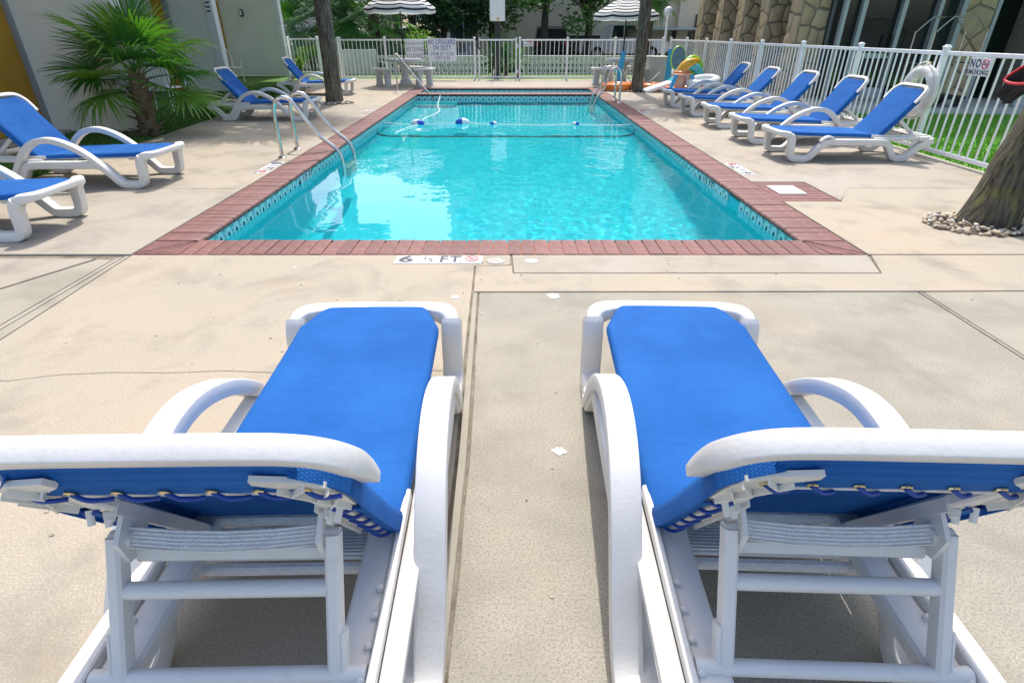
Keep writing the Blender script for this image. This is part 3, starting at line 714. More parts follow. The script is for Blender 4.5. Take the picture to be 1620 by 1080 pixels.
    for s in (1, -1):
        hm = MB(); hm.sweep([bk(.02, s*.268, -.046), bk(.22, s*.268, -.047), bk(.41, s*.266, -.046)], rrect(.004, .034, .001, 1), (-math.sin(AL), 0, math.cos(AL)))
        D['hems%d' % s] = hm.mesh('side_hem', M['sling_blue'], 0)
    tb = MB()   # top bar with rounded shoulders
    arc = [bk(.50, .300, -.006), bk(.575, .302, -.008), bk(.640, .292, -.010), bk(.685, .262, -.010), bk(.708, .215, -.010), bk(.714, .14, -.010), bk(.715, 0, -.010)]
    full = cr(arc+[Vector((p.x, -p.y, p.z)) for p in arc[-2::-1]], 6)
    tb.sweep(full, rrect(.043, .036, .004, 2), (-math.sin(AL), 0, math.cos(AL)), scale=lambda t: (.5+.5*min(1, 7*min(t, 1-t)), 1))
    tb.sweep([bk(.584, -.215, -.048), bk(.584, .215, -.048)], rrect(.008, .007, .002, 1), (-math.sin(AL), 0, math.cos(AL)))
    D['top'] = tb.mesh('top_bar', M['white_plastic'])
    # prop: two struts with cross bars
    tp, bt = bk(PT, 0, -.094), Vector((1.635 if deg > 53 else 1.72, 0, .284))
    for s in (1, -1):
        b = MB(); b.sweep([Vector((tp.x, s*.210, tp.z+.01)), Vector((bt.x, s*.210, bt.z-.01))], rrect(.028, .040, .006, 1), (0, 1, 0))
        k = tp.lerp(bt, .80); b.sweep([Vector((k.x-.016, s*.226, k.z+.030)), Vector((k.x+.016, s*.226, k.z-.04))], rrect(.014, .034, .006, 1), (0, 1, 0))
        D['strut%d' % s] = b.mesh('strut', M['white_plastic'])
    for nm, f, hw in (('bar1', .37, .210), ('bar2', 1.0, .27)):
        k = tp.lerp(bt, f); b = MB(); b.tube([(k.x, -hw, k.z), (k.x, hw, k.z)], .017, 12); D[nm] = b.mesh('cross_bar', M['white_plastic'])
    wb_ = MB(); k = tp-Vector((0, 0, .016))
    wb_.sweep([(k.x+.0, -.188, k.z+.024), (k.x+.006, -.09, k.z+.019), (k.x+.008, 0, k.z+.0175), (k.x+.006, .09, k.z+.019), (k.x+.0, .188, k.z+.024)], rrect(.006, .036, .002, 1), (math.sin(R(40)), 0, math.cos(R(40))))
    for q in range(6):
        zz = (q-2.5)*.0062; wb_.tube([(k.x+.004+zz*.9, -.187, k.z+.025-zz*.75), (k.x+.010+zz*.9, -.09, k.z+.020-zz*.75), (k.x+.012+zz*.9, 0, k.z+.0185-zz*.75), (k.x+.010+zz*.9, .09, k.z+.020-zz*.75), (k.x+.004+zz*.9, .187, k.z+.025-zz*.75)], .0016, 5)
    D['prop_plate'] = MB().box((k.x-.004, 0, k.z-.030), (.016, .38, .030), Euler((0, R(-25), 0)), bev=.004).mesh('prop_plate', M['cream_plastic'])
    D['web'] = wb_.mesh('webbing_strap', M['web_white'])
    un = MB(); un.box((1.275, 0, .245), (.11, .42, .010), Euler((0, R(-8), 0)), bev=.003); un.box((1.34, 0, .232), (.024, .43, .028), bev=.006); un.box((1.21, 0, .268), (.03, .50, .03), bev=.006)
    for q in range(9): un.box((1.228+q*.012, 0, .2525+.0017*q), (.004, .42, .004), Euler((0, R(-8), 0)))
    D['under'] = un.mesh('under_strap', M['web_white'])
    # lacing
    laces = []
    def lace(a, b, c):
        laces.append(MB().tube(cr([a, b, c], 5), .0042, 7).mesh('lace', M['cord_blue']))
    for i in range(7):
        y = -.225+.075*i; d = .022*(1 if i % 2 else -1)
        lace(bk(.616, y, -.053), bk(.602, y+.022, -.061), bk(.584, y+.050, -.055))
    for s in (1, -1):
        for i in range(6):
            t = .05+.075*i
            lace(bk(t, s*.258, -.049), bk(t+.010, s*.240, -.058), bk(t+.022, s*.216, -.052))
    D['laces'] = laces
    gr = []
    for i in range(7):
        y = -.225+.075*i; c = bk(.618, y, -.053)
        ring = [c+Vector((math.cos(AL), 0, math.sin(AL)))*.008*math.cos(a)+Vector((0, .008*math.sin(a), 0)) for a in [2*math.pi*q/10 for q in range(10)]]
        gr.append(MB().tube(ring, .0022, 5, closed=True).mesh('grommet', M['brass']))
    D['grom'] = gr
    return D
LMS = {48: lounger_meshes(48.5, .30), 51: lounger_meshes(51, .30), 53: lounger_meshes(53, .30), 56: lounger_meshes(54.6, .375)}
LG = 'white sun loungers with blue slings around the pool'
def lounger(loc, rz, label, arms=(1, 1), detail=False, tilt=51):
    t = thing('sun_lounger', label, 'sun lounger', loc, R(rz), LG); LM = LMS[56 if detail else tilt]
    for s, on in ((1, arms[0]), (-1, arms[1])):
        sf = obj('side_frame', LM['side%d' % s], t)
        if on: obj('armrest', LM['arm%d' % s], t)
        else: obj('arm_socket', LM['bump%d' % s], sf)
        obj('prop_rail', LM['tray%d' % s], t)
    [obj('seat_slat', q, t) for q in LM['slats']]; obj('foot_bar', LM['foot'], t); obj('rear_bar', LM['rear'], t); obj('seat_sling', LM['seat'], t)
    b = obj('back_sling', LM['back'], t); obj('top_hem', LM['hemt'], b)
    f = obj('top_bar', LM['top'], t)
    for s in (1, -1):
        obj('back_rail', LM['brail%d' % s], t); obj('corner_bracket', LM['brk%d' % s], f); obj('side_hem', LM['hems%d' % s], b)
        if detail: obj('pivot_plate', LM['piv%d' % s], t); obj('hinge_pin', LM['hook%d' % s], t)
    p = obj('cross_bar', LM['bar2'], t)
    obj('cross_bar', LM['bar1'], t)
    for s in (1, -1): obj('strut', LM['strut%d' % s], t)
    if detail:
        obj('webbing_strap', LM['web'], t); obj('prop_plate', LM['prop_plate'], t); obj('under_strap', LM['under'], t)
        for m in LM['laces']: obj('lace', m, b)
        for m in LM['grom']: obj('grommet', m, b)
    return t
lounger((-.585, 2.285, 0), -88.9, 'empty blue sling lounger with steep back on the tan slab facing the depth tiles', detail=True)
lounger((.700, 2.295, 0), -92.0, 'empty blue sling lounger with steep back standing on the grey slab', detail=True)
for y, x, rz, arms, lab in ((7.45, 3.27, 1, (0, 0), 'blue sling lounger without armrests, in front of the life ring'),
                            (8.69, 3.26, 0, (1, 1), 'blue sling lounger second from the leaning trunk in the row along the white fence'),
                            (10.16, 3.28, -.5, (1, 1), 'middle one of five blue sling loungers lined up along the white fence'),
                            (11.65, 3.28, .5, (1, 1), 'blue sling lounger fourth from the leaning trunk in the row along the fence'),
                            (13.05, 3.27, -1, (1, 1), 'blue sling lounger beside the heap of inflatables, last of the row along the fence')):
    lounger((x, y, 0), rz, lab, arms, tilt={8.69: 53, 10.16: 51, 11.65: 48}.get(y, 51))
for y, x, rz, lab in ((4.46, -3.53, 180.5, 'blue sling lounger beside the corner of the brick coping, opposite the leaning trunk'),
                      (6.12, -3.55, 178.5, 'blue sling lounger with its back to the yellow panel, before the fan palm'),
                      (11.10, -3.50, 180, 'blue sling lounger between the fan palm and the pebble-ringed palm trunk'),
                      (15.75, -3.96, 181, 'blue sling lounger partly behind the pebble-ringed palm trunk, near the stone bench')):
    lounger((x, y, 0), rz, lab)

# ================================================================== POOL FITTINGS
def ladder(name, label, base, rz, spread, reach, treads=True, drop=.55, h=.70, group=None):
    """local: x towards the water, y along the pool edge"""
    t = thing(name, label, 'pool ladder', base, R(rz), group)
    for s in ((-1, 1) if spread else (0,)):
        y = s*spread/2
        p = cr([(0, y, 0), (0, y, h*.45), (.005, y, h*.82), (.07, y, h*.985), (.17, y, h), (.26, y, h*.9), (reach*.66, y, h*.40), (reach*.93, y, .10), (reach, y, -.03), (reach+.01, y, -.2), (reach+.01, y, -drop)], 7)
        obj('rail', MB().tube(p, .0235, 14).mesh('rail', M['chrome']), t)
        obj('flange', MB().lathe([(.055, 0), (.055, .006), (.032, .016), (.026, .026), (.0238, .026)], 20, (0, y, 0)).mesh('flange', M['chrome']), t)
    if treads:
        for i in range(3): obj('tread', MB().box((reach+.02, 0, ZW-.02-.22*i), (.09, spread-.03, .03), bev=.008).mesh('tread', M['white_plastic']), t)
    return t
ladder('pool_ladder', 'chrome pool ladder with white steps between the deep end marker and the left loungers', (-2.90, 7.68, 0), 0, .58, .76)
ladder('pool_ladder', 'chrome pool ladder at the shallow end, next to the inflatables', (2.48, 14.0, 0), 180, .62, .56)
t = thing('hand_rail', 'single chrome hand rail of the entry steps, in front of the stone bench', 'hand rail', (-3.0, 16.4, 0), R(-32))
obj('rail', MB().tube(cr([(0, 0, 0), (0, 0, .5), (.0, 0, .80), (.035, 0, .875), (.09, 0, .87), (.45, 0, .55), (1.1, 0, -.02), (1.24, 0, -.12), (1.28, 0, -.25), (1.28, 0, -.6)], 7), .022, 12).mesh('rail', M['chrome']), t)
obj('flange', MB().lathe([(.05, 0), (.05, .006), (.03, .016), (.023, .022)], 18).mesh('flange', M['chrome']), t)
# float line
fl = thing('float_line', 'white rope with blue and white floats across the pool', 'float line', (0, 0, 0))
rp = cr([(WX0+.02, 11.35, ZW+.03), (-2.1, 11.32, ZW+.006), (-1.74, 11.30, ZW+.008), (-.9, 11.42, ZW+.008), (-.3, 11.30, ZW+.006), (.5, 11.22, ZW+.004), (1.25, 11.24, ZW+.006), (2.0, 11.15, ZW+.006), (WX1-.02, 11.1, ZW+.03)], 8)
obj('rope', MB().tube(rp, .009, 7).mesh('rope', M['rope_white']), fl)
obj('rope_tail', MB().tube(cr([(-1.72, 15.1, .02), (-1.70, 14.3, ZW+.01), (-1.55, 13.2, ZW+.006), (-1.72, 12.1, ZW+.006), (-1.70, 11.35, ZW+.01), (-1.9, 10.7, ZW+.006), (-1.98, 10.2, ZW+.006)], 8), .009, 7).mesh('rope_tail', M['rope_white']), fl)
prof = [(.012, -.11), (.035, -.10), (.062, -.06), (.074, 0)]
for x, y, sc_ in ((-1.74, 11.30, 1.15), (-.90, 11.42, 1.25), (-.30, 11.30, .62), (1.25, 11.24, .62)):
    fo = obj('float', MB().lathe(prof, 18).xf(Matrix.Rotation(R(90), 4, 'Y')).mesh('float', M['float_blue']), fl, (x, y, ZW+.012)); fo.scale = (sc_,)*3
    if x in (-.90, -.30): fo.rotation_euler = (0, 0, 0)
    else: fo.rotation_euler = (0, 0, R(180))
    obj('white_half', MB().lathe([(r, -z) for r, z in prof[::-1]], 18).xf(Matrix.Rotation(R(90), 4, 'Y')).mesh('white_half', M['vinyl_white']), fo)

for o in bpy.data.objects:
    if o.name.split('.')[0] in ('tread', 'rail', 'float', 'white_half', 'rope', 'rope_tail', 'tile', 'depth_tile'): o.cycles.is_caustics_receiver = True
# depth markers set in the deck
def marker(x, y, rz, label, txt, tw=.150):
    t = thing('depth_marker', label, 'depth marker', (x, y, 0), R(rz))
    items = txt+['ND']
    for i, s in enumerate(items):
        cx = (i-(len(items)-1)/2)*(tw+.004)
        tl = MB().box((cx, 0, .001), (tw, tw, .008), bev=.0015).build('tile', M['marker_tile'], t)
        if s == 'ND':
            ring = [(cx+.045*math.cos(a), .012+.045*math.sin(a), .0062) for a in [2*math.pi*q/28 for q in range(28)]]
            MB().tube(ring, .004, 5, closed=True).build('red_ring', M['ink_red'], tl)
            MB().bar((cx-.032, .044, .006), (cx+.032, -.020, .006), .006, .003).build('red_bar', M['ink_red'], tl)
            d = MB(); d.bar((cx-.022, -.004, .0055), (cx+.018, .022, .0055), .009, .002); d.bar((cx, .010, .0055), (cx+.020, -.006, .0055), .006, .002); d.bar((cx+.005, .014, .0055), (cx-.004, .032, .0055), .005, .002)
            d.build('diver', M['ink_red'], tl)
            o = obj('lettering', text_mesh('NO DIVING', .026, .0005), tl, (cx, -.056, .0055)); o.data.materials.append(M['ink_grey'])
        elif s == '1/2':
            for ch_, ox, oy in (('1', -.022, .020), ('2', .022, -.022)):
                o = obj('lettering', text_mesh(ch_, .072, .002), tl, (cx+ox, oy, .0055)); o.data.materials.append(M['ink_grey'])
            MB().bar((cx-.022, -.028, .0055), (cx+.022, .026, .0055), .005, .002).build('fraction_bar', M['ink_grey'], tl)
        else:
            o = obj('lettering', text_mesh(s, {'1/2': .090}.get(s, .165), {'1/2': .002}.get(s, .006), sx=.75 if s == 'FT' else (1.25 if s == '6' else .9)), tl, (cx, 0, .0055)); o.data.materials.append(M['ink_grey'])
    return t
marker(-.495, 3.715, 0, 'white depth tiles reading 6 1/2 FT beside the round drain cover', ['6', '1/2', 'FT'])
marker(-2.835, 6.78, -90, 'white depth tiles on the deck beside the flanges of the chrome ladder', ['6', '1', 'FT'])
marker(2.69, 6.70, 90, 'white depth tiles on the deck beside the skimmer pad', ['6', '1/2', 'FT'])
marker(-2.835, 12.1, -90, 'white depth tiles on the deck near the pebble-ringed palm trunk', ['3', 'FT'])
marker(2.69, 12.0, 90, 'white depth tiles on the deck facing the row of loungers', ['3', 'FT'])

# ================================================================== FENCES
def fence_run(name, label, a, b, npost, h=1.20, pitch=.137, caps=True, cat='fence', end_posts=True):
    a, b = Vector((a[0], a[1], 0)), Vector((b[0], b[1], 0)); L = (b-a).length; ang = math.atan2(b.y-a.y, b.x-a.x)
    t = thing(name, label, cat, a, ang)
    post = MB().box((0, 0, h/2+.015), (.062, .062, h+.03), bev=.004); post.box((0, 0, h+.042), (.076, .076, .020), bev=.006); post.box((0, 0, h+.058), (.05, .05, .016), bev=.006)
    pm = post.mesh('post', M['white_metal'])
    for i in range(npost):
        obj('post', pm, t, (L*i/(npost-1), 0, 0))
    for z in (h-.025, .09):
        for i in range(npost-1):
            x0, x1 = L*i/(npost-1)+.031, L*(i+1)/(npost-1)-.031
            obj('rail', MB().box(((x0+x1)/2, 0, z), (x1-x0, .038, .045), bev=.004).mesh('rail', M['white_metal']), t)
    km = MB().box((0, 0, (h+.06)/2), (.019, .019, h-.15), bev=.003).mesh('picket', M['white_metal'])
    for i in range(npost-1):
        x0, x1 = L*i/(npost-1), L*(i+1)/(npost-1); n = max(2, round((x1-x0)/pitch))
        for k in range(1, n): obj('picket', km, t, (x0+(x1-x0)*k/n, 0, 0))
    return t
fence_run('pool_fence', 'long white picket fence behind the five loungers, before the stone pillars', (5.35, 2.02), (5.35, 21.02), 11)
fence_run('pool_fence', 'white picket fence holding the lifeguard sign, left of the gate', (-5.52, 20.62), (-1.14, 20.62), 4)
fence_run('pool_fence', 'white picket fence between the gate and the lamp post', (.34, 20.62), (5.0, 20.62), 4)
fence_run('pool_fence', 'short white picket fence running back past the grey building corner', (-5.62, 20.75), (-6.95, 23.0), 3)
fence_run('pool_fence', 'white picket fence section at the end of the grey building', (-8.05, 23.1), (-7.02, 23.1), 2)
gate = thing('gate', 'white picket gate with a black latch in front of the yucca', 'gate', (-1.0, 20.62, 0))
gm = MB()
for x in (0, 1.22): obj('gate_post', MB().box((x, 0, .62), (.055, .055, 1.24), bev=.004).mesh('gate_post', M['white_metal']), gate)
for z in (1.175, .09): obj('rail', MB().box((.61, 0, z), (1.165, .038, .045), bev=.004).mesh('rail', M['white_metal']), gate)
km = MB().box((0, 0, .632), (.019, .019, 1.04), bev=.003).mesh('picket', M['white_metal'])
for k in range(1, 9): obj('picket', km, gate, (1.22*k/9, 0, 0))
lt = MB(); lt.box((-.02, -.045, 1.12), (.035, .035, .36), bev=.008); lt.box((.03, -.05, .93), (.07, .05, .06), bev=.015)
obj('latch', lt.mesh('latch', M['black_metal']), gate)
for z in (.25, 1.0): obj('hinge', MB().box((1.255, -.02, z), (.05, .03, .09), bev=.006).mesh('hinge', M['white_metal']), gate)

# ---------------------------------------------------------------- signs
def sign(name, label, loc, w_, h_, rows, rz=0, border=None):
    t = thing(name, label, 'sign', loc, R(rz))
    obj('board', MB().box((0, 0, 0), (w_, .006, h_), bev=.002).mesh('board', M['white_sign']), t)
    for txt, z, size, m, bold, sx in rows:
        o = obj('lettering', text_mesh(txt, size, bold, sx=sx), t, (0, -.0042, z), (R(90), 0, 0)); o.data.materials.append(M[m])
    return t
sign('warning_sign', 'white sign reading SHALLOW WATER NO DIVING ALLOWED wired to the fence', (-3.08, 20.585, .87), .58, .60,
     [('SHALLOW WATER', .20, .105, 'ink_violet', .0005, .55), ('NO DIVING', .03, .19, 'ink_violet', .001, .52), ('ALLOWED', -.16, .19, 'ink_violet', .001, .60)])
sign('warning_sign', 'white sign reading NO LIFEGUARD ON DUTY in bold blue letters', (-2.20, 20.585, .89), .94, .66,
     [('NO LIFEGUARD', .22, .20, 'ink_blue', .002, .53), ('ON DUTY', .05, .20, 'ink_blue', .002, .56), ('SWIM AT YOUR', -.12, .145, 'ink_violet', .001, .62), ('OWN RISK', -.24, .145, 'ink_violet', .001, .62)])
s = sign('no_smoking_sign', 'small white NO SMOKING sign on the fence beside the gate', (.60, 20.585, 1.09), .30, .19, [('NO', .03, .08, 'ink_dark', .002, 1), ('SMOKING', -.055, .05, 'ink_grey', .001, 1)])
obj('red_disc', MB().lathe([(.001, 0), (.035, 0), (.035, .002)], 16).mesh('red_disc', M['ink_red']), s, (.09, -.004, .03), (R(90), 0, 0))
s = thing('no_smoking_sign', 'white NO SMOKING sign on the long fence before the luggage cart', 'sign', (5.325, 7.055, 1.055), R(-90))
obj('board', MB().box((0, 0, 0), (.33, .005, .185), bev=.002).mesh('board', M['white_sign']), s)
for txt, x, z, size, bold, sx in (('NO', -.068, .030, .115, .003, .85), ('SMOKING', 0, -.058, .068, .002, .95)):
    o = obj('lettering', text_mesh(txt, size, bold, sx=sx), s, (x, -.0036, z), (R(90), 0, 0)); o.data.materials.append(M['ink_dark'])
obj('rule_line', MB().box((-.07, -.0035, -.018), (.13, .002, .004)).mesh('rule_line', M['ink_dark']), s)
rr = obj('red_ring', MB().tube([(.085+.046*math.cos(a), -.005, .030+.046*math.sin(a)) for a in [2*math.pi*q/26 for q in range(26)]], .0055, 6, closed=True).mesh('red_ring', M['ink_red']), s)
obj('red_bar', MB().bar((.053, -.0045, .062), (.117, -.0045, -.002), .003, .008, (0, 1, 0)).mesh('red_bar', M['ink_red']), rr)
obj('cigarette', MB().bar((.055, -.004, .024), (.115, -.004, .034), .003, .010, (0, 1, 0)).mesh('cigarette', M['ink_dark']), rr)

# life ring on the fence post
lr = thing('life_ring', 'white life ring hung with its rope on the fence behind the lounger without armrests', 'life ring', (5.27, 7.86, .73), R(0))
ringp = [(0, .245*math.cos(a), .245*math.sin(a)) for a in [2*math.pi*q/40 for q in range(40)]]
obj('ring', MB().tube(ringp, .068, 14, closed=True).mesh('ring', M['ring_white']), lr)
for q in range(4):
    a0 = R(45+90*q); obj('band', MB().tube([(0, .245*math.cos(a0+d), .245*math.sin(a0+d)) for d in (-.12, -.04, .04, .12)], .0705, 14).mesh('band', M['vinyl_white']), lr)
for k in range(2):
    obj('rope', MB().tube(cr([(-.03+.02*k, .33*math.cos(a)+.01*k, .33*math.sin(a)*(1+.04*math.sin(5*a+k))) for a in [2*math.pi*q/16 for q in range(16)]], 3, closed=True), .007, 6, closed=True).mesh('rope', M['rope_white']), lr)
obj('hook', MB().tube(cr([(.05, 0, .33), (-.02, 0, .35), (-.05, 0, .31), (-.02, 0, .28)], 4), .006, 6).mesh('hook', M['brass']), lr)

# ================================================================== VEGETATION
def fan_frond(L=.62, Lp=.55, n=34, spread=230, droop=.35, seed=0, wd=.022):
    rd = random.Random(seed); b = MB()
    b.tube(cr([(0, 0, 0), (Lp*.5, 0, .03), (Lp, 0, .0)], 4), .011, 5, scale=lambda t: 1.2-.6*t)
    for i in range(n):
        a = R(-spread/2+spread*i/(n-1)+rd.uniform(-2, 2)); l = L*(.80+.25*math.cos(a*.55))*rd.uniform(.9, 1.08); dr = droop*rd.uniform(.6, 1.5)
        d = Vector((math.cos(a), math.sin(a), 0)); sd = Vector((-d.y, d.x, 0)); ps = []
        for k, (t, ww) in enumerate(((0, .25), (.3, .8), (.58, 1.0), (.82, .62), (1, .04))):
            zz = .10*abs(math.sin(a*.5))*t*l-dr*l*t**2.6; c = Vector((Lp, 0, 0))+d*(l*t*(1-.22*dr*t*t))+Vector((0, 0, zz))
            h = wd*ww*(1 if t < .9 else .6)
            ps += [c-sd*h+Vector((0, 0, h*.55)), c-Vector((0, 0, 0)), c+sd*h+Vector((0, 0, h*.55))]
        fs = []
        for k in range(4):
            for q in (0, 1): fs.append((k*3+q, k*3+q+1, (k+1)*3+q+1, (k+1)*3+q))
        b.add(ps, fs)
    return b
FR = {}
for m_ in ('frond', 'frond_light', 'frond_grey', 'frond_dry'):
    FR[m_] = [fan_frond(.66, .55, 30, 215, .14+.14*k, k, .0165).mesh('frond', M[m_], 60) for k in range(3)]
def put_frond(t, base, az, el, roll, scl, m_, k):
    d = obj('frond', FR[m_][k % 3], t, base)
    d.rotation_euler = (Matrix.Rotation(az, 3, 'Z') @ Matrix.Rotation(-el, 3, 'Y') @ Matrix.Rotation(roll, 3, 'X')).to_euler(); d.scale = (scl,)*3
def fan_palm(name, label, loc, h, r0, nfr, scl, mats, seed, lean=(0, 0), trunk_m='boot', boots=True, elmin=-30, group=None):
    rd = random.Random(seed); t = thing(name, label, 'palm', loc, 0, group)
    path = cr([(0, 0, -.05), (lean[0]*.3, lean[1]*.3, h*.35), (lean[0]*.65, lean[1]*.65, h*.7), (lean[0], lean[1], h)], 6)
    obj('trunk', MB().tube(path, r0, 14, scale=lambda q: 1.15-.25*q).mesh('trunk', M[trunk_m]), t)
    if boots:
        for i in range(85):
            f = rd.random()**1.5; a = rd.uniform(0, 6.28); p = path[min(len(path)-1, int(f*(len(path)-1)))]
            bb = MB(); l = rd.uniform(.08, .24)*(1.25-.5*f); dirv = Vector((math.cos(a), math.sin(a), rd.uniform(.3, 1.4) if f > .25 else rd.uniform(-.3, .5))).normalized()
            bb.sweep([p+dirv*.05, p+dirv*(r0+l*.5), p+dirv*(r0+l)], rrect(.05, .016, .004, 1), (-math.sin(a), math.cos(a), 0), scale=lambda q: 1.3-.7*q)
            obj('leaf_boot', bb.mesh('leaf_boot', M['boot'] if rd.random() < .75 else M['frond_dry']), t)
    top = Vector((lean[0], lean[1], h))
    for i in range(nfr):
        f = (i+.5)/nfr; az = i*2.39996+rd.uniform(-.3, .3); el = R(88-(88-elmin)*f**.8+rd.uniform(-8, 8))
        put_frond(t, top+Vector((0, 0, -.16*f)), az, el, rd.uniform(-.5, .5), scl*rd.uniform(.85, 1.12), rd.choice(mats), i)
    return t
# the young fan palm by the left building
fan_palm('fan_palm', 'young green fan palm with a shaggy brown trunk before the grey block wall', (-5.62, 9.22, 0), .86, .12, 23, 1.0, ['frond', 'frond', 'frond_light'], 3, (.05, .02), elmin=-20)
# tall palms on the deck: bare trunks in the picture, crowns above it
def tall_palm(label, loc, pts, r0, seed, crown_s=1.5, nfr=26, bm='bark_palm'):
    rd = random.Random(seed); t = thing('palm_tree', label, 'palm tree', loc)
    P = cr(pts, 34); b = MB(); n = 40; vs = []; fs = []
    for i, p in enumerate(P):
        q = i/(len(P)-1); rr = r0*(1.10-.17*min(1, q*7)-.05*q)
        for k in range(n):
            a = 2*math.pi*k/n; j = 1+.07*noise.noise((math.cos(a)*2.2+seed, math.sin(a)*2.2, p.z*1.6))+.06*noise.noise((math.cos(a)*6, math.sin(a)*6+seed, p.z*3))+.035*noise.noise((math.cos(a)*14, math.sin(a)*14+seed, p.z*5))
            vs.append((p.x+rr*j*math.cos(a), p.y+rr*j*math.sin(a), p.z))
    for i in range(len(P)-1):
        for k in range(n): fs.append((i*n+k, i*n+(k+1) % n, (i+1)*n+(k+1) % n, (i+1)*n+k))
    obj('trunk', b.add(vs, fs).mesh('trunk', M[bm], 60), t)
    for i in range(nfr):
        f = (i+.5)/nfr; put_frond(t, P[-1]+Vector((0, 0, -.4*f)), i*2.4+rd.uniform(-.3, .3), R(80-110*f), rd.uniform(-.5, .5), crown_s*rd.uniform(.9, 1.15), rd.choice(['frond', 'frond', 'frond_light']), i)
    return t
tall_palm('bare grey brown palm trunk behind the lounger near the fan palm, pebbles at its foot', (-3.94, 13.67, 0), [(0, 0, -.05), (.01, .02, .9), (.0, .03, 2.4), (-.05, .04, 3.8), (-.12, .06, 6.2)], .185, 11)
tall_palm('upright palm trunk rising beside the heap of inflatables', (3.42, 16.43, 0), [(0, 0, -.05), (.01, 0, .9), (.02, .02, 2.2), (.05, .03, 3.8), (.10, .05, 6.2)], .165, 12)
tall_palm('thick leaning palm trunk with mossy bark in a bed of pebbles', (3.985, 4.60, 0), [(0, 0, -.05), (.12, .0, .5), (.27, .02, 1.2), (.6, .05, 3.0), (1.0, .1, 6.0)], .212, 13, 1.4, 20, 'bark_moss')
def pebble_bed(label, c, rx, ry, n, s0):
    t = thing('pebble_bed', label, 'pebbles', (c[0], c[1], 0))
    MB().lathe([(1, -.01), (1, .004), (.0, .006)], 30, (0, 0, 0), rx*.96, ry*.96).build('bed_soil', M['soil'], t)
    forms = []
    for k in range(5):
        bm = bmesh.new(); bmesh.ops.create_icosphere(bm, subdivisions=1, radius=1)
        for v in bm.verts: v.co *= 1+.22*noise.noise(v.co*1.7+Vector((k*9, 0, 0))); v.co.z *= .55; v.co.y *= .75
        me = bpy.data.meshes.new('pebble'); bm.to_mesh(me); bm.free(); me.shade_smooth(); me.materials.append(M['pebble_%d' % (k if k < 4 else 0)]); forms.append(me)
    for i in range(n):
        a = random.uniform(0, 6.28); r = math.sqrt(random.random())
        o = obj('pebble', random.choice(forms), t, (rx*r*math.cos(a), ry*r*math.sin(a), random.uniform(.004, .030)), (random.uniform(-.4, .4), random.uniform(-.4, .4), random.uniform(0, 6)))
        s = s0*random.uniform(.55, 1.35); o.scale = (s, s, s)
pebble_bed('bed of tan pebbles around the thick leaning trunk', (3.92, 4.52), .47, .31, 280, .022)
pebble_bed('ring of pebbles around the foot of the pebble-ringed palm trunk', (-3.94, 13.60), .42, .30, 60, .05)
pebble_bed('few pebbles around the foot of the upright palm trunk', (3.42, 16.38), .30, .25, 40, .035)

# broad-leaved trees and shrubs behind the fence
def leaf_cloud(cl, n, size, seed):
    rd = random.Random(seed); b = MB(); tot = sum(c[3] for c in cl)
    for c in cl:
        cx, cy, cz, r = c[:4]
        for i in range(int(n*r/tot)):
            d = Vector((rd.gauss(0, 1), rd.gauss(0, 1), rd.gauss(0, 1))).normalized(); q = r*(rd.random()**.45)
            p = Vector((cx, cy, cz))+Vector((d.x*q, d.y*q, d.z*q*.8)); u = Vector((rd.gauss(0, 1), rd.gauss(0, 1), rd.gauss(0, .6))).normalized(); v = u.orthogonal().normalized(); v = (v+u.cross(v)*rd.uniform(-1, 1)).normalized()
            s = size*rd.uniform(.6, 1.3); b.add([p-u*s, p-v*s*.5, p+u*s, p+v*s*.5], [(0, 1, 2, 3)])
    return b
def tree(label, loc, h, r, seed, leaf='leaf_mid', n=4200, trunk_r=.14, spread=1.0, low=.38, size=.13, name='tree', cat='tree'):
    rd = random.Random(seed); t = thing(name, label, cat, loc)
    b = MB(); cl = []
    b.tube(cr([(0, 0, -.1), (rd.uniform(-.15, .15), 0, h*.25), (rd.uniform(-.3, .3), rd.uniform(-.2, .2), h*.5), (rd.uniform(-.3, .3), 0, h*.8)], 5), trunk_r, 9, scale=lambda q: 1.2-.9*q)
    for i in range(9):
        a = i*2.4+rd.uniform(-.3, .3); z0 = h*rd.uniform(.22, .5); z1 = h*rd.uniform(low+.05, .95); rr = r*rd.uniform(.55, 1.0)*spread
        e = Vector((rr*math.cos(a), rr*math.sin(a), z1))
        b.tube(cr([(0, 0, z0), (e.x*.45, e.y*.45, z0+(z1-z0)*.6), e], 4), trunk_r*.5, 6, scale=lambda q: 1-.8*q)
        for k in range(3):
            j = Vector((rd.uniform(-.6, .6), rd.uniform(-.6, .6), rd.uniform(-.5, .5)))*r*.5; cl.append((e.x+j.x, e.y+j.y, max(h*low, e.z+j.z), r*rd.uniform(.22, .42)))
    obj('trunk', b.mesh('trunk', M['bark_dark']), t)
    obj('crown', leaf_cloud(cl, n, size, seed).mesh('crown', M[leaf], 0), t)
    return t
tree('oak tree with a forked dark trunk just left of the beige wall corner', (1.9, 33, 0), 7.5, 3.4, 21, 'leaf_mid', 6500, .2, low=.26)
tree('small oak with twisted limbs before the beige wall', (4.2, 35, 0), 7.5, 3.2, 22, 'leaf_dark', 6500, .2, low=.30)
tree('bushy dark tree behind the lifeguard sign', (-3.6, 34, 0), 6.5, 2.6, 23, 'leaf_dark', 6000, .16, low=.22)
tree('round dark green tree behind the shallow water sign', (-6.4, 36, 0), 6, 3.2, 24, 'leaf_dark', 6500, .16, low=.14)
tree('leafy green tree above the white box on the pole', (-.9, 35, 0), 8.5, 3.0, 25, 'leaf_mid', 6500, .18, low=.34)
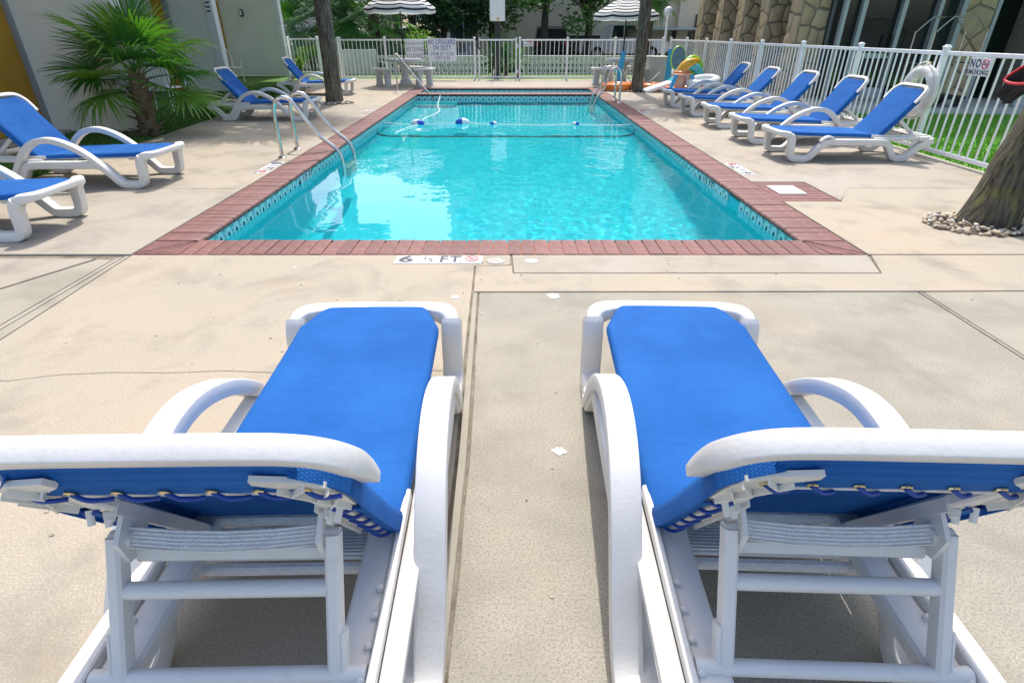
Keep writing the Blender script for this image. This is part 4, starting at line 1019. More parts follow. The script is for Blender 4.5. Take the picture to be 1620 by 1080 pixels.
tree('light green shrub behind the short fence at the building corner', (-10.6, 31, 0), 4.6, 1.8, 26, 'leaf_light', 3000, .1, low=.35)
def shrub(label, loc, r, h, seed, leaf, n, size=.06, name='shrub'):
    rd = random.Random(seed); t = thing(name, label, 'shrub', loc); cl = [(rd.uniform(-r, r)*.6, rd.uniform(-r, r)*.5, h*rd.uniform(.3, .8), r*.5) for i in range(7)]
    st_ = MB()
    for i in range(6):
        c = cl[i]; st_.tube(cr([(rd.uniform(-.05, .05), 0, -.05), (c[0]*.4, c[1]*.4, c[2]*.5), (c[0], c[1], c[2])], 3), .02, 5)
    obj('stem', st_.mesh('stem', M['bark_dark']), t); obj('foliage', leaf_cloud(cl, n, size, seed).mesh('foliage', M[leaf], 0), t)
shrub('yellow green shrub growing up below the striped umbrella beside the lamp-free table', (-3.4, 25.6, 0), .7, 2.4, 31, 'leaf_light', 900)
shrub('low green bush beside the building end behind the short fence', (-7.9, 25.2, 0), .6, 1.0, 32, 'leaf_light', 700)
shrub('white flowering low shrub against the end of the grey wall', (-7.55, 22.4, 0), .22, .7, 33, 'leaf_light', 260, .04)
# palms and yuccas beyond the fence
def fan_group(lst):
    for label, loc, h, r0, nf, s, mats, seed in lst: fan_palm('fan_palm', label, loc, h, r0, nf, s, mats, seed, boots=False, trunk_m='bark_dark', elmin=-50)
fan_group([('grey green fan palm behind the short white fence', (-8.0, 27.5, 0), 1.9, .2, 30, 2.1, ['frond_grey', 'frond_grey', 'frond'], 41),
           ('fan palm with a thick dark trunk behind the left striped umbrella', (-5.6, 26.5, 0), 2.0, .24, 28, 1.9, ['frond_grey', 'frond'], 42),
           ('cabbage palm with hanging fronds right of the left striped umbrella', (-4.9, 32.5, 0), 3.4, .2, 26, 2.0, ['frond_grey', 'frond'], 43),
           ('cabbage palm with a rough leaning trunk before the beige wall', (7.2, 33.5, 0), 3.6, .28, 26, 1.9, ['frond', 'frond_light'], 44),
           ('slim palm beside the first stone pillar', (11.8, 31, 0), 3.1, .17, 18, 1.2, ['frond', 'frond_dry'], 45)])
def yucca(label, loc, n, l, seed, m_='frond_light'):
    rd = random.Random(seed); t = thing('yucca', label, 'yucca', loc)
    obj('stem', MB().tube([(0, 0, -.05), (.02, 0, .35), (0, 0, .62)], .09, 8).mesh('stem', M['boot']), t)
    for i in range(n):
        a = i*2.4; e = R(rd.uniform(-25, 85)); d = Vector((math.cos(a)*math.cos(e), math.sin(a)*math.cos(e), math.sin(e))); L = l*rd.uniform(.75, 1.1); o = Vector((0, 0, rd.uniform(.25, .62)))
        dr = Vector((0, 0, -L*.35*rd.random()*math.cos(e)))
        obj('blade', MB().sweep(cr([o, o+d*L*.5, o+d*L+dr], 4), rrect(.055, .006, .002, 1), (-math.sin(a), math.cos(a), 0), scale=lambda q: (1-.93*q**1.6, 1)).mesh('blade', M[m_]), t)
yucca('spiky yucca seen through the left part of the gate', (-.55, 22.3, 0), 46, 1.0, 51, 'frond')
yucca('pale green yucca with drooping leaves by the right gate post', (.30, 22.2, 0), 46, 1.0, 52, 'frond_light')
yucca('dark spiky yucca behind the gate around the pole', (-.15, 22.9, 0), 44, 1.2, 53, 'frond')
# clipped hedges beyond the car park lane, plus one added behind the block wall
def hedge(label, a, b, h, d, seed):
    rd = random.Random(seed); t = thing('hedge', label, 'hedge', (0, 0, 0))
    L = b[0]-a[0]; cl = [(a[0]+L*(i+.5)/10, a[1], h*.55, max(h, d)*.55) for i in range(10)]
    MB().box(((a[0]+b[0])/2, a[1], h*.45), (L, d*.8, h*.9), bev=.1).build('hedge_core', M['hedge'], t)
    bb = MB()
    for i in range(2600):
        p = Vector((rd.uniform(a[0], b[0]), a[1]+rd.uniform(-.5, .5)*d, rd.uniform(0, h))); u = Vector((rd.gauss(0, 1), rd.gauss(0, 1), rd.gauss(0, 1))).normalized(); v = u.orthogonal().normalized(); s_ = .07
        bb.add([p-u*s_, p-v*s_*.6, p+u*s_, p+v*s_*.6], [(0, 1, 2, 3)])
    obj('foliage', bb.mesh('foliage', M['leaf_dark'], 0), t)
hedge('low clipped hedge under the beige wall, behind the pickup', (3.0, 38.5), (13, 38.5), .8, .9, 61)
hedge('low clipped hedge behind the perforated wall under the palms', (-9, 30), (-3.2, 30), .75, .8, 62)
hedge('low dark hedge added right behind the perforated wall to darken its holes', (-4.8, 24.75), (5.4, 24.75), .55, .6, 63)  # added dark backing, makes the openings of the block wall read as shaded

# ================================================================== BREEZE BLOCK WALL
bw_o = thing('breeze_block_wall', 'low white perforated block wall behind the far fence', 'wall', (0, 0, 0))
def block(wd=.30, h=.198, d=.14):
    b = MB(); f = .046
    for x in (-wd/2+f/2, 0, wd/2-f/2): b.box((x, 0, h/2), (f, d, h))
    for z in (f/2, h-f/2): b.box((0, .001, z), (wd-.001, d-.002, f-.001))
    return b
BMs = block().mesh('block', M['block_white'], 0)
for j in range(3):
    for i in range(34):
        x = -4.9+.302*i+(.0 if j % 2 == 0 else .15)
        if -.95 < x < .35: continue
        if len([0]) and x < 5.4: obj('block', BMs, bw_o, (x, 24.0, -.02+.20*j))
for xa, xb in ((-5.05, -1.0), (.35, 5.5)): MB().box(((xa+xb)/2, 24, .595), (xb-xa, .17, .035), bev=.005).build('cap_course', M['block_white'], bw_o)
MB().box((-5.75, 23.9, .40), (1.35, .2, .85), bev=.01).build('end_pier', M['block_white'], bw_o)

# ================================================================== BUILDINGS
# left: motel wing with block fins and yellow panels
lb = thing('motel_building', 'grey painted block building with yellow panels beside the fan palm', 'building', (0, 0, 0))
H_L = 5.6
def lbox(name, x0, x1, y0, y1, z0, z1, m, par=lb, bev=0):
    return MB().box(((x0+x1)/2, (y0+y1)/2, (z0+z1)/2), (x1-x0, y1-y0, z1-z0), bev=bev).build(name, M[m], par, ang=30)
lbox('fin_wall', -7.30, -5.80, 9.5, 9.7, 0, H_L, 'wall_grey')
lbox('yellow_panel', -7.50, -7.36, 3.2, 9.46, .05, H_L, 'gold')
lbox('panel_frame', -7.36, -7.302, 9.44, 9.53, .03, H_L, 'gold_frame')
lbox('side_wall', -10.4, -7.52, 3.2, 9.8, 0, H_L, 'wall_grey')
lbox('fin_wall', -10.2, -7.72, 16.5, 16.68, 0, H_L, 'wall_grey')
lbox('fin_trim', -7.72, -7.52, 16.47, 16.71, 0, H_L, 'wall_trim')
lbox('yellow_panel', -9.02, -8.74, 16.40, 16.497, .05, H_L, 'gold')
lbox('panel_frame', -8.738, -8.64, 16.38, 16.497, .03, H_L, 'gold_frame')
lbox('fin_wall', -10.5, -8.24, 22.7, 22.9, 0, H_L, 'wall_grey')
lbox('fin_trim', -8.24, -8.06, 22.67, 22.93, 0, H_L, 'wall_trim')
lbox('yellow_panel', -10.42, -10.14, 22.60, 22.697, .05, H_L, 'gold')
lbox('rear_block', -18, -10.7, 9.8, 23, 0, H_L, 'wall_grey')
lbox('roof', -18.3, -5.1, 3.0, 23.4, H_L+.002, H_L+.35, 'roof_grey')
for x in (-9.4,):
    wl = MB(); wl.box((-9.35, 22.62, 1.98), (.09, .12, .22), bev=.01); wl.build('wall_lamp', M['alu_dark'], lb)
    MB().box((-9.35, 22.55, 1.98), (.06, .03, .14), bev=.01).build('lamp_shade', M['wall_trim'], lb)
np_ = MB().box((-7.62, 16.455, 2.05), (.16, .012, .55)).build('unit_plate', M['white_sign'], lb)
for k in range(5): MB().box((-7.62, 16.447, 1.86+.095*k), (.11, .004, .035)).build('plate_line', M['ink_grey'], np_)
lbox('threshold', -7.46, -7.0, 8.2, 9.45, -.04, .04, 'walk')

# right: hotel front with stone pillars, dark glass
rbld = thing('hotel_building', 'hotel front with five stone pillars and dark lobby glass behind the long fence', 'building', (0, 0, 0))
def rbox(name, x0, x1, y0, y1, z0, z1, m, par=rbld, bev=0): return lbox(name, x0, x1, y0, y1, z0, z1, m, par, bev)
def clip(poly, px_, py_, nx_, ny_):
    out = []
    for i in range(len(poly)):
        a, b = poly[i], poly[(i+1) % len(poly)]; da = (a[0]-px_)*nx_+(a[1]-py_)*ny_; db = (b[0]-px_)*nx_+(b[1]-py_)*ny_
        if da <= 0: out.append(a)
        if (da < 0 < db) or (db < 0 < da): k = da/(da-db); out.append((a[0]+(b[0]-a[0])*k, a[1]+(b[1]-a[1])*k))
    return out
def stones(par, W_, H_, n, place, seed, gap=.016, zlo=0.0):
    """irregular flagstones filling a W x H face; place(u,v,d) -> world point, d = how proud it stands"""
    rd = random.Random(seed); pts = []; tries = 0
    while len(pts) < n and tries < 4000:
        p = (rd.uniform(0, W_), rd.uniform(zlo, H_)); tries += 1
        if all((p[0]-q[0])**2+((p[1]-q[1])*.8)**2 > .55*W_*(H_-zlo)/n for q in pts): pts.append(p)
    for p in pts:
        poly = [(0, zlo), (W_, zlo), (W_, H_), (0, H_)]
        for q in pts:
            if q is p: continue
            poly = clip(poly, (p[0]+q[0])/2, (p[1]+q[1])/2, q[0]-p[0], q[1]-p[1])
            if len(poly) < 3: break
        if len(poly) < 3: continue
        pq = []
        for ii in range(len(poly)):
            a_, b_ = poly[ii], poly[(ii+1) % len(poly)]; L_ = math.hypot(b_[0]-a_[0], b_[1]-a_[1]); nn_ = 1 if L_ < .09 else 3
            for kk in range(nn_):
                f_ = kk/nn_; jx = 0 if kk == 0 else .014; pq.append((min(W_, max(0, a_[0]+(b_[0]-a_[0])*f_+rd.uniform(-jx, jx))), a_[1]+(b_[1]-a_[1])*f_+rd.uniform(-jx, jx)))
        poly = pq
        cx = sum(a[0] for a in poly)/len(poly); cy = sum(a[1] for a in poly)/len(poly)
        def sh(k, pr): return [place(cx+(a[0]-cx)*k, cy+(a[1]-cy)*k, pr) for a in poly]
        rad = max(.05, min(math.hypot(a[0]-cx, a[1]-cy) for a in poly)); k0 = max(.6, 1-gap/rad)
        dpt = rd.uniform(.015, .055); n_ = len(poly); rings = sh(k0, 0)+sh(k0*.985, dpt*.75)+sh(k0*.90, dpt)
        b = MB(); b.add(rings, [tuple(range(2*n_, 3*n_))]+[(j*n_+i, j*n_+(i+1) % n_, (j+1)*n_+(i+1) % n_, (j+1)*n_+i) for j in (0, 1) for i in range(n_)])
        b.build('stone', M[rd.choice(('stone_a', 'stone_a', 'stone_b', 'stone_c'))], par, ang=50)
H_R = 6.2
for k, (yb, xo) in enumerate(((14.15, .02), (15.85, 0), (17.45, -.02), (19.25, 0), (21.25, .02))):
    x0, x1, d = 6.36+xo, 6.96+xo, .55
    pr = MB().box(((x0+x1)/2, yb+d/2, 1.9), (x1-x0, d, 3.8)).build('pillar', M['pier_core'], rbld, ang=30)
    stones(pr, x1-x0, 3.8, 26, lambda u, v, q, x0=x0, yb=yb: (x0+u, yb-q, v), 100+k)
    stones(pr, d, 3.8, 18, lambda u, v, q, x0=x0, yb=yb: (x0-q, yb+d-u, v), 140+k)
    rbox('window_mullion', 7.02+xo, 7.09+xo, yb+.02, yb+.16, .07, 3.8, 'alu')
    rbox('side_glass', 7.12, 7.16, yb+.6, yb+1.6, .07, 3.8, 'glass_dark')
FY = 13.6
rbox('lobby_glass', 7.0, 9.45, FY+.12, FY+.16, .08, 3.8, 'glass_dark')
rbox('mullion', 7.02, 7.09, FY, FY+.12, .08, 3.8, 'alu')
dr_ = rbox('door_frame', 7.38, 7.47, FY-.02, FY+.10, .08, 2.52, 'alu')
rbox('door_frame', 8.22, 8.31, FY-.02, FY+.10, .08, 2.52, 'alu'); rbox('door_head', 7.471, 8.219, FY-.02, FY+.10, 2.36, 2.52, 'alu')
rbox('door_rail', 7.471, 8.219, FY-.01, FY+.09, .9, 1.0, 'alu'); rbox('door_rail', 7.471, 8.219, FY-.01, FY+.09, .09, .32, 'alu')
rbox('door_handle', 8.12, 8.15, FY-.09, FY-.05, .95, 1.35, 'alu_dark'); rbox('door_notice', 7.78, 7.86, FY+.105, FY+.115, 2.0, 2.03, 'white_sign')
rbox('mullion', 8.98, 9.06, FY-.02, FY+.12, .08, 3.8, 'alu'); rbox('mullion', 9.46, 9.56, FY-.02, FY+.14, .08, 3.8, 'alu')
sp_ = rbox('stone_panel', 9.57, 10.25, FY+.1, FY+.6, .07, 3.8, 'pier_core'); stones(sp_, .68, 3.8, 16, lambda u, v, q: (9.57+u, FY+.1-q, v), 171)
rbox('doorway', 10.26, 11.0, FY+.4, FY+.5, .07, 3.8, 'glass_dark'); rbox('mullion', 10.27, 10.35, FY+.1, FY+.3, .07, 3.8, 'alu')
sp_ = rbox('stone_panel', 11.0, 12.6, FY-.3, FY+.5, .07, 3.8, 'pier_core'); stones(sp_, 1.6, 3.8, 34, lambda u, v, q: (11.0+u, FY-.3-q, v), 172)
rbox('canopy_post', 10.22, 10.44, 12.25, 12.47, .07, 3.8, 'alu', bev=.01)
rbox('lobby_core', 7.3, 16, FY+.7, 24, .07, 3.8, 'alu_dark')
rbox('stone_wall', 12.61, 16, FY-.2, FY+.5, .07, 3.8, 'stone_c')
rbox('canopy', 5.9, 17, 11.6, 24.6, 3.802, 4.3, 'stucco_beige'); rbox('upper_floor', 7.2, 17, 13.2, 24.4, 4.302, H_R, 'stucco_beige')

# far: tall beige block, pale house
fb = thing('apartment_block', 'tall beige apartment block with dark windows behind the parking lane', 'building', (0, 0, 0))
lbox('wall', -4.6, 17.5, 42, 54, 0, 18.5, 'stucco_beige', fb); lbox('corner_pier', 10.9, 11.6, 41.6, 42.0, 0, 18.5, 'stucco_beige', fb, .02)
lbox('corner_pier', -.4, .25, 41.6, 42.0, 0, 18.5, 'stucco_beige', fb, .02)
for zi in range(6):
    for x in (-3.0, 13.0, 15.5, 2.3, 5.2, 8.2):
        z0 = .9+3.0*zi
        if zi == 0 and 0 < x < 12: continue
        if zi == 1 and x in (2.3, 5.2, 8.2): continue
        wv = lbox('window', x-.9, x+.9, 41.93, 41.99, z0, z0+1.5, 'window_dark', fb)
        lbox('sill', x-1.0, x+1.0, 41.85, 41.995, z0-.12, z0, 'stucco_beige', wv); lbox('frame_bar', x-.03, x+.03, 41.90, 41.928, z0, z0+1.5, 'alu', wv)
lbox('entrance_canopy', 8.7, 12.8, 40.2, 41.98, 1.52, 1.64, 'alu', fb); lbox('entrance', 10.7, 12.0, 41.94, 41.99, 0, 1.45, 'window_dark', fb); lbox('garage_opening', 3.2, 7.6, 41.94, 41.99, 0, 1.2, 'window_dark', fb)
lbox('garage_door', -4.2, -2.5, 41.94, 41.99, 0, 1.35, 'wall_trim', fb)
ph = thing('house', 'pale pinkish house with white framed windows behind the short fence', 'house', (0, 0, 0))
lbox('wall', -26, -9.2, 44, 52, 0, 5.2, 'stucco_pink', ph); lbox('roof', -26.4, -8.8, 43.5, 52.4, 5.202, 5.5, 'roof_grey', ph); lbox('floor_band', -26, -9.2, 43.85, 43.998, 1.45, 1.7, 'roof_grey', ph)
for x in (-17.6, -14.6, -11.6):
    for z0 in (.2, 2.35):
        wv = lbox('window', x-.55, x+.55, 43.93, 43.99, z0, z0+1.2, 'window_dark', ph)
        for xx in (x-.6, x+.6): lbox('frame', xx-.07, xx+.07, 43.88, 43.929, z0-.07, z0+1.27, 'wall_trim', wv)

# ================================================================== STREET THINGS
def vehicle(label, loc, rz, kind, paint):
    t = thing({'pickup': 'pickup_truck'}.get(kind, 'car'), label, 'car', loc, R(rz))
    L_ = 5.2 if kind == 'pickup' else 4.5
    if kind == 'pickup': prof = [(-2.6, .45), (-2.62, 1.0), (-.9, 1.05), (-.85, 1.08), (.95, 1.1), (2.2, 1.02), (2.55, .9), (2.6, .5), (2.4, .35), (-2.4, .35)]; cab = [(-.95, 1.08), (-.75, 1.75), (-.45, 1.82), (.45, 1.82), (1.15, 1.12)]
    else: prof = [(-2.2, .45), (-2.25, .85), (-2.1, 1.0), (-1.4, 1.02), (1.1, 1.0), (2.0, .85), (2.25, .65), (2.25, .4), (2.0, .3), (-2.0, .3)]; cab = [(-2.05, 1.0), (-1.75, 1.55), (-1.2, 1.68), (.2, 1.66), (1.15, 1.02)]
    def ext(pr, hw, ins=0):
        n = len(pr); cx = sum(p[0] for p in pr)/n; b = MB()
        b.add([(x, -hw+ins*(z-pr[0][1]), z) for x, z in pr]+[(x, hw-ins*(z-pr[0][1]), z) for x, z in pr], [tuple(range(n)), tuple(range(2*n-1, n-1, -1))]+[(i, n+i, n+(i+1) % n, (i+1) % n) for i in range(n)])
        return b
    ext(prof, .92).build('body', M[paint], t, ang=40); ext(cab, .86, .18).build('cabin', M[paint], t, ang=40)
    z0, z1 = cab[0][1]+.06, max(p[1] for p in cab)-.1; xa, xb = cab[1][0]+.1, cab[3][0]+.1
    for s in (-1, 1):
        m_ = (xa+xb)/2
        for q0, q1, k0, k1 in ((xa, m_-.04, -.12, 0), (m_+.04, xb, 0, .32)):
            y0, y1 = s*(.868-.0*1), s*(.868-.18*(z1-z0)); bb = MB(); bb.add([(q0+k0, y0, z0), (q1+k1, y0, z0), (q1, y1, z1), (q0, y1, z1)], [(0, 1, 2, 3)]); bb.build('side_window', M['window_dark'], t, ang=0)
    for x in (-L_*.30, L_*.31):
        for s in (-1, 1):
            wv = obj('wheel', MB().lathe([(.20, -.1), (.33, -.11), (.35, -.06), (.35, .06), (.33, .11), (.20, .1)], 20).xf(Matrix.Rotation(R(90), 4, 'X')).mesh('wheel', M['rubber']), t, (x, s*.86, .35))
            obj('rim', MB().lathe([(.0, -.115), (.19, -.112), (.2, .0), (.19, .112), (0, .115)], 14).xf(Matrix.Rotation(R(90), 4, 'X')).mesh('rim', M['car_silver']), wv)
    for s in (-1, 1): MB().box((-L_/2-.005, s*.78, .86), (.05, .16, .22), bev=.01).build('tail_light', M['tail_red'], t)
    for s in (-1, 1): MB().box((L_/2-.12, s*.70, .72), (.12, .3, .14), bev=.02).build('headlight', M['vinyl_white'], t)
    return t
vehicle('white pickup truck parked behind the perforated wall', (6.3, 36.2, 0), 8, 'pickup', 'car_white')
vehicle('dark car parked under the oak tree', (2.3, 36.6, 0), 90, 'car', 'car_dark')
vehicle('silver car behind the no lifeguard sign', (-5.0, 38.5, 0), 20, 'car', 'car_silver')
vehicle('white car in front of the pale house', (-15.6, 39.5, 0), 4, 'car', 'car_white')
lp = thing('lamp_post', 'white lamp post with a round globe at the fence corner', 'lamp post', (5.27, 21.5, 0))
obj('pole', MB().lathe([(.085, 0), (.085, .06), (.060, .08), (.050, .5), (.045, 1.80)], 14).mesh('pole', M['white_metal']), lp)
obj('collar', MB().lathe([(.05, 1.80), (.075, 1.84), (.075, 1.87), (.05, 1.88)], 14).mesh('collar', M['white_metal']), lp)
obj('globe', MB().lathe([(.05, 1.87)]+[(.145*math.sin(R(a)), 2.0-.145*math.cos(R(a))) for a in range(25, 180, 14)]+[(.002, 2.145)], 22).mesh('globe', M['globe']), lp)
ub = thing('utility_box', 'white metal box on a dark pole behind the gate', 'box', (-.40, 21.75, 0))
obj('pole', MB().lathe([(.10, 0), (.10, 2.6)], 14).mesh('pole', M['alu_dark']), ub)
obj('case', MB().box((0, -.16, 2.12), (.50, .20, .80), bev=.02).mesh('case', M['white_metal']), ub)
obj('warning_label', MB().box((.02, -.263, 1.79), (.09, .004, .06)).mesh('warning_label', M['vinyl_yellow']), ub)

# ================================================================== TABLES, BENCHES, UMBRELLAS
def stone_set(cx, cy, lab, bench_angles, blabs):
    t = thing('stone_table', lab, 'table', (cx, cy, 0))
    obj('pedestal', MB().lathe([(.20, 0), (.20, .05), (.17, .07), (.165, .12), (.12, .16), (.115, .35), (.15, .42), (.155, .50), (.21, .55), (.22, .62)], 20).mesh('pedestal', M['concrete_white']), t)
    obj('table_top', MB().lathe([(.28, .60), (.52, .62), (.545, .645), (.545, .68), (.52, .70), (.03, .70)], 36).mesh('table_top', M['concrete_white']), t)
    for a, bl in zip(bench_angles, blabs):
        b = thing('stone_bench', bl, 'bench', (cx, cy, 0), R(a))
        seat = MB(); n = 14; vs = []
        for i in range(n+1):
            q = R(-30+60*i/n)
            sec = [(.66, .42), (.655, .45), (.67, .465), (.93, .465), (.945, .45), (.94, .42)]
            vs += [(r_*math.cos(q), r_*math.sin(q), z_) for r_, z_ in sec]
        fs = [(i*6+k, i*6+(k+1) % 6, (i+1)*6+(k+1) % 6, (i+1)*6+k) for i in range(n) for k in range(6)]+[tuple(range(6)), tuple(range(n*6+5, n*6-1, -1))]
        obj('seat', seat.add(vs, fs).mesh('seat', M['concrete_white']), b)
        for q in (-17, 17):
            leg = MB(); cq, sq = math.cos(R(q)), math.sin(R(q))
            leg.sweep([(.80*cq, .80*sq, 0), (.80*cq, .80*sq, .06), (.80*cq, .80*sq, .18), (.80*cq, .80*sq, .28), (.80*cq, .80*sq, .425)], rrect(.24, .15, .03, 2), (cq, sq, 0), scale=lambda u: .74+1.1*(u-.5)**2)
            obj('leg', leg.mesh('leg', M['concrete_white']), b)
stone_set(-3.16, 18.75, 'round white stone table under the left striped umbrella', (222, 325, 85), ('curved white stone bench with two legs, left of the hand rail', 'curved white stone bench right below the no lifeguard sign', 'curved stone bench behind the table by the shallow water sign'))
stone_set(3.42, 18.9, 'round white stone table behind the upright palm trunk', (208, 322, 90), ('curved white stone bench behind the shallow end ladder', 'curved stone bench right of the upright trunk by the cream bin', 'curved stone bench behind the table at the upright palm trunk'))
def umbrella(cx, cy, rim, top, rad, label, n=8, tilt=0):
    t = thing('umbrella', label, 'umbrella', (cx, cy, 0))
    obj('pole', MB().tube([(0, 0, .30), (0, 0, top-.02)], .021, 10).mesh('pole', M['black_metal']), t)
    vs = []; fs = []; uv = []; rows = 7; sub = 4
    for j in range(rows+1):
        f = j/rows; r = rad*f; z = top-(top-rim)*(f**1.25)
        for i in range(n*sub):
            k = i % sub/sub; a0 = 2*math.pi*(i//sub)/n; a1 = a0+2*math.pi/n; p = Vector((math.cos(a0), math.sin(a0), 0)).lerp(Vector((math.cos(a1), math.sin(a1), 0)), k)
            vs.append((p.x*r, p.y*r, z-.03*f*math.sin(math.pi*k))); uv.append((i/(n*sub), f))
    for i in range(n*sub):
        q = vs[rows*n*sub+i]; vs.append((q[0]*1.003, q[1]*1.003, q[2]-.13)); uv.append((i/(n*sub), 1.13))
    N_ = n*sub
    for j in range(rows+1):
        for i in range(N_): fs.append((j*N_+i, (j+1)*N_+i, (j+1)*N_+(i+1) % N_, j*N_+(i+1) % N_))
    me = MB().add(vs, fs).mesh('canopy', M['canopy_stripe'], 60); ul = me.uv_layers.new()
    for lp_ in me.loops: ul.data[lp_.index].uv = uv[lp_.vertex_index]
    c = obj('canopy', me, t); c.rotation_euler = (tilt, 0, R(11))
    for i in range(n):
        a = 2*math.pi*i/n; obj('rib', MB().tube([(0, 0, top-.05), (rad*.5*math.cos(a), rad*.5*math.sin(a), top-(top-rim)*.44-.02), (rad*math.cos(a), rad*math.sin(a), rim-.01)], .007, 5).mesh('rib', M['black_metal']), c)
    obj('finial', MB().lathe([(.02, top-.01), (.03, top+.02), (.012, top+.06), (.001, top+.08)], 12).mesh('finial', M['black_metal']), t)
umbrella(-3.16, 18.75, 2.02, 2.58, 1.02, 'black and white striped umbrella over the stone table near the two warning signs')
umbrella(3.42, 18.9, 1.85, 2.32, 1.00, 'black and white striped umbrella half hidden by the upright palm trunk')

# white wire chairs by the left building
def wire_chair(loc, rz, label):
    t = thing('metal_chair', label, 'chair', loc, R(rz)); r = .011
    for s in (-1, 1):
        obj('side_frame', MB().tube(cr([(.22, s*.23, 0), (.20, s*.23, .42), (.22, s*.24, .62), (.05, s*.25, .65), (-.18, s*.24, .62), (-.24, s*.21, .86)], 5), r, 7).mesh('side_frame', M['white_metal']), t)
        obj('rear_leg', MB().tube([(-.24, s*.22, 0), (-.19, s*.22, .42), (-.22, s*.22, .64)], r, 7).mesh('rear_leg', M['white_metal']), t)
    obj('back_bow', MB().tube(cr([(-.24, -.21, .84), (-.25, -.12, .95), (-.25, .12, .95), (-.24, .21, .84)], 5), r, 7).mesh('back_bow', M['white_metal']), t)
    for i in range(5): obj('back_wire', MB().tube([(-.20, -.15+.075*i, .42), (-.25, -.15+.075*i, .92)], .006, 5).mesh('back_wire', M['white_metal']), t)
    obj('seat', MB().box((0, 0, .43), (.44, .46, .02), bev=.008).mesh('seat', M['white_metal']), t)
wire_chair((-7.0, 12.6, -.02), -20, 'white metal chair half hidden behind the fan palm fronds')
wire_chair((-8.9, 19.9, -.02), -30, 'white metal chair in front of the wall lamp')

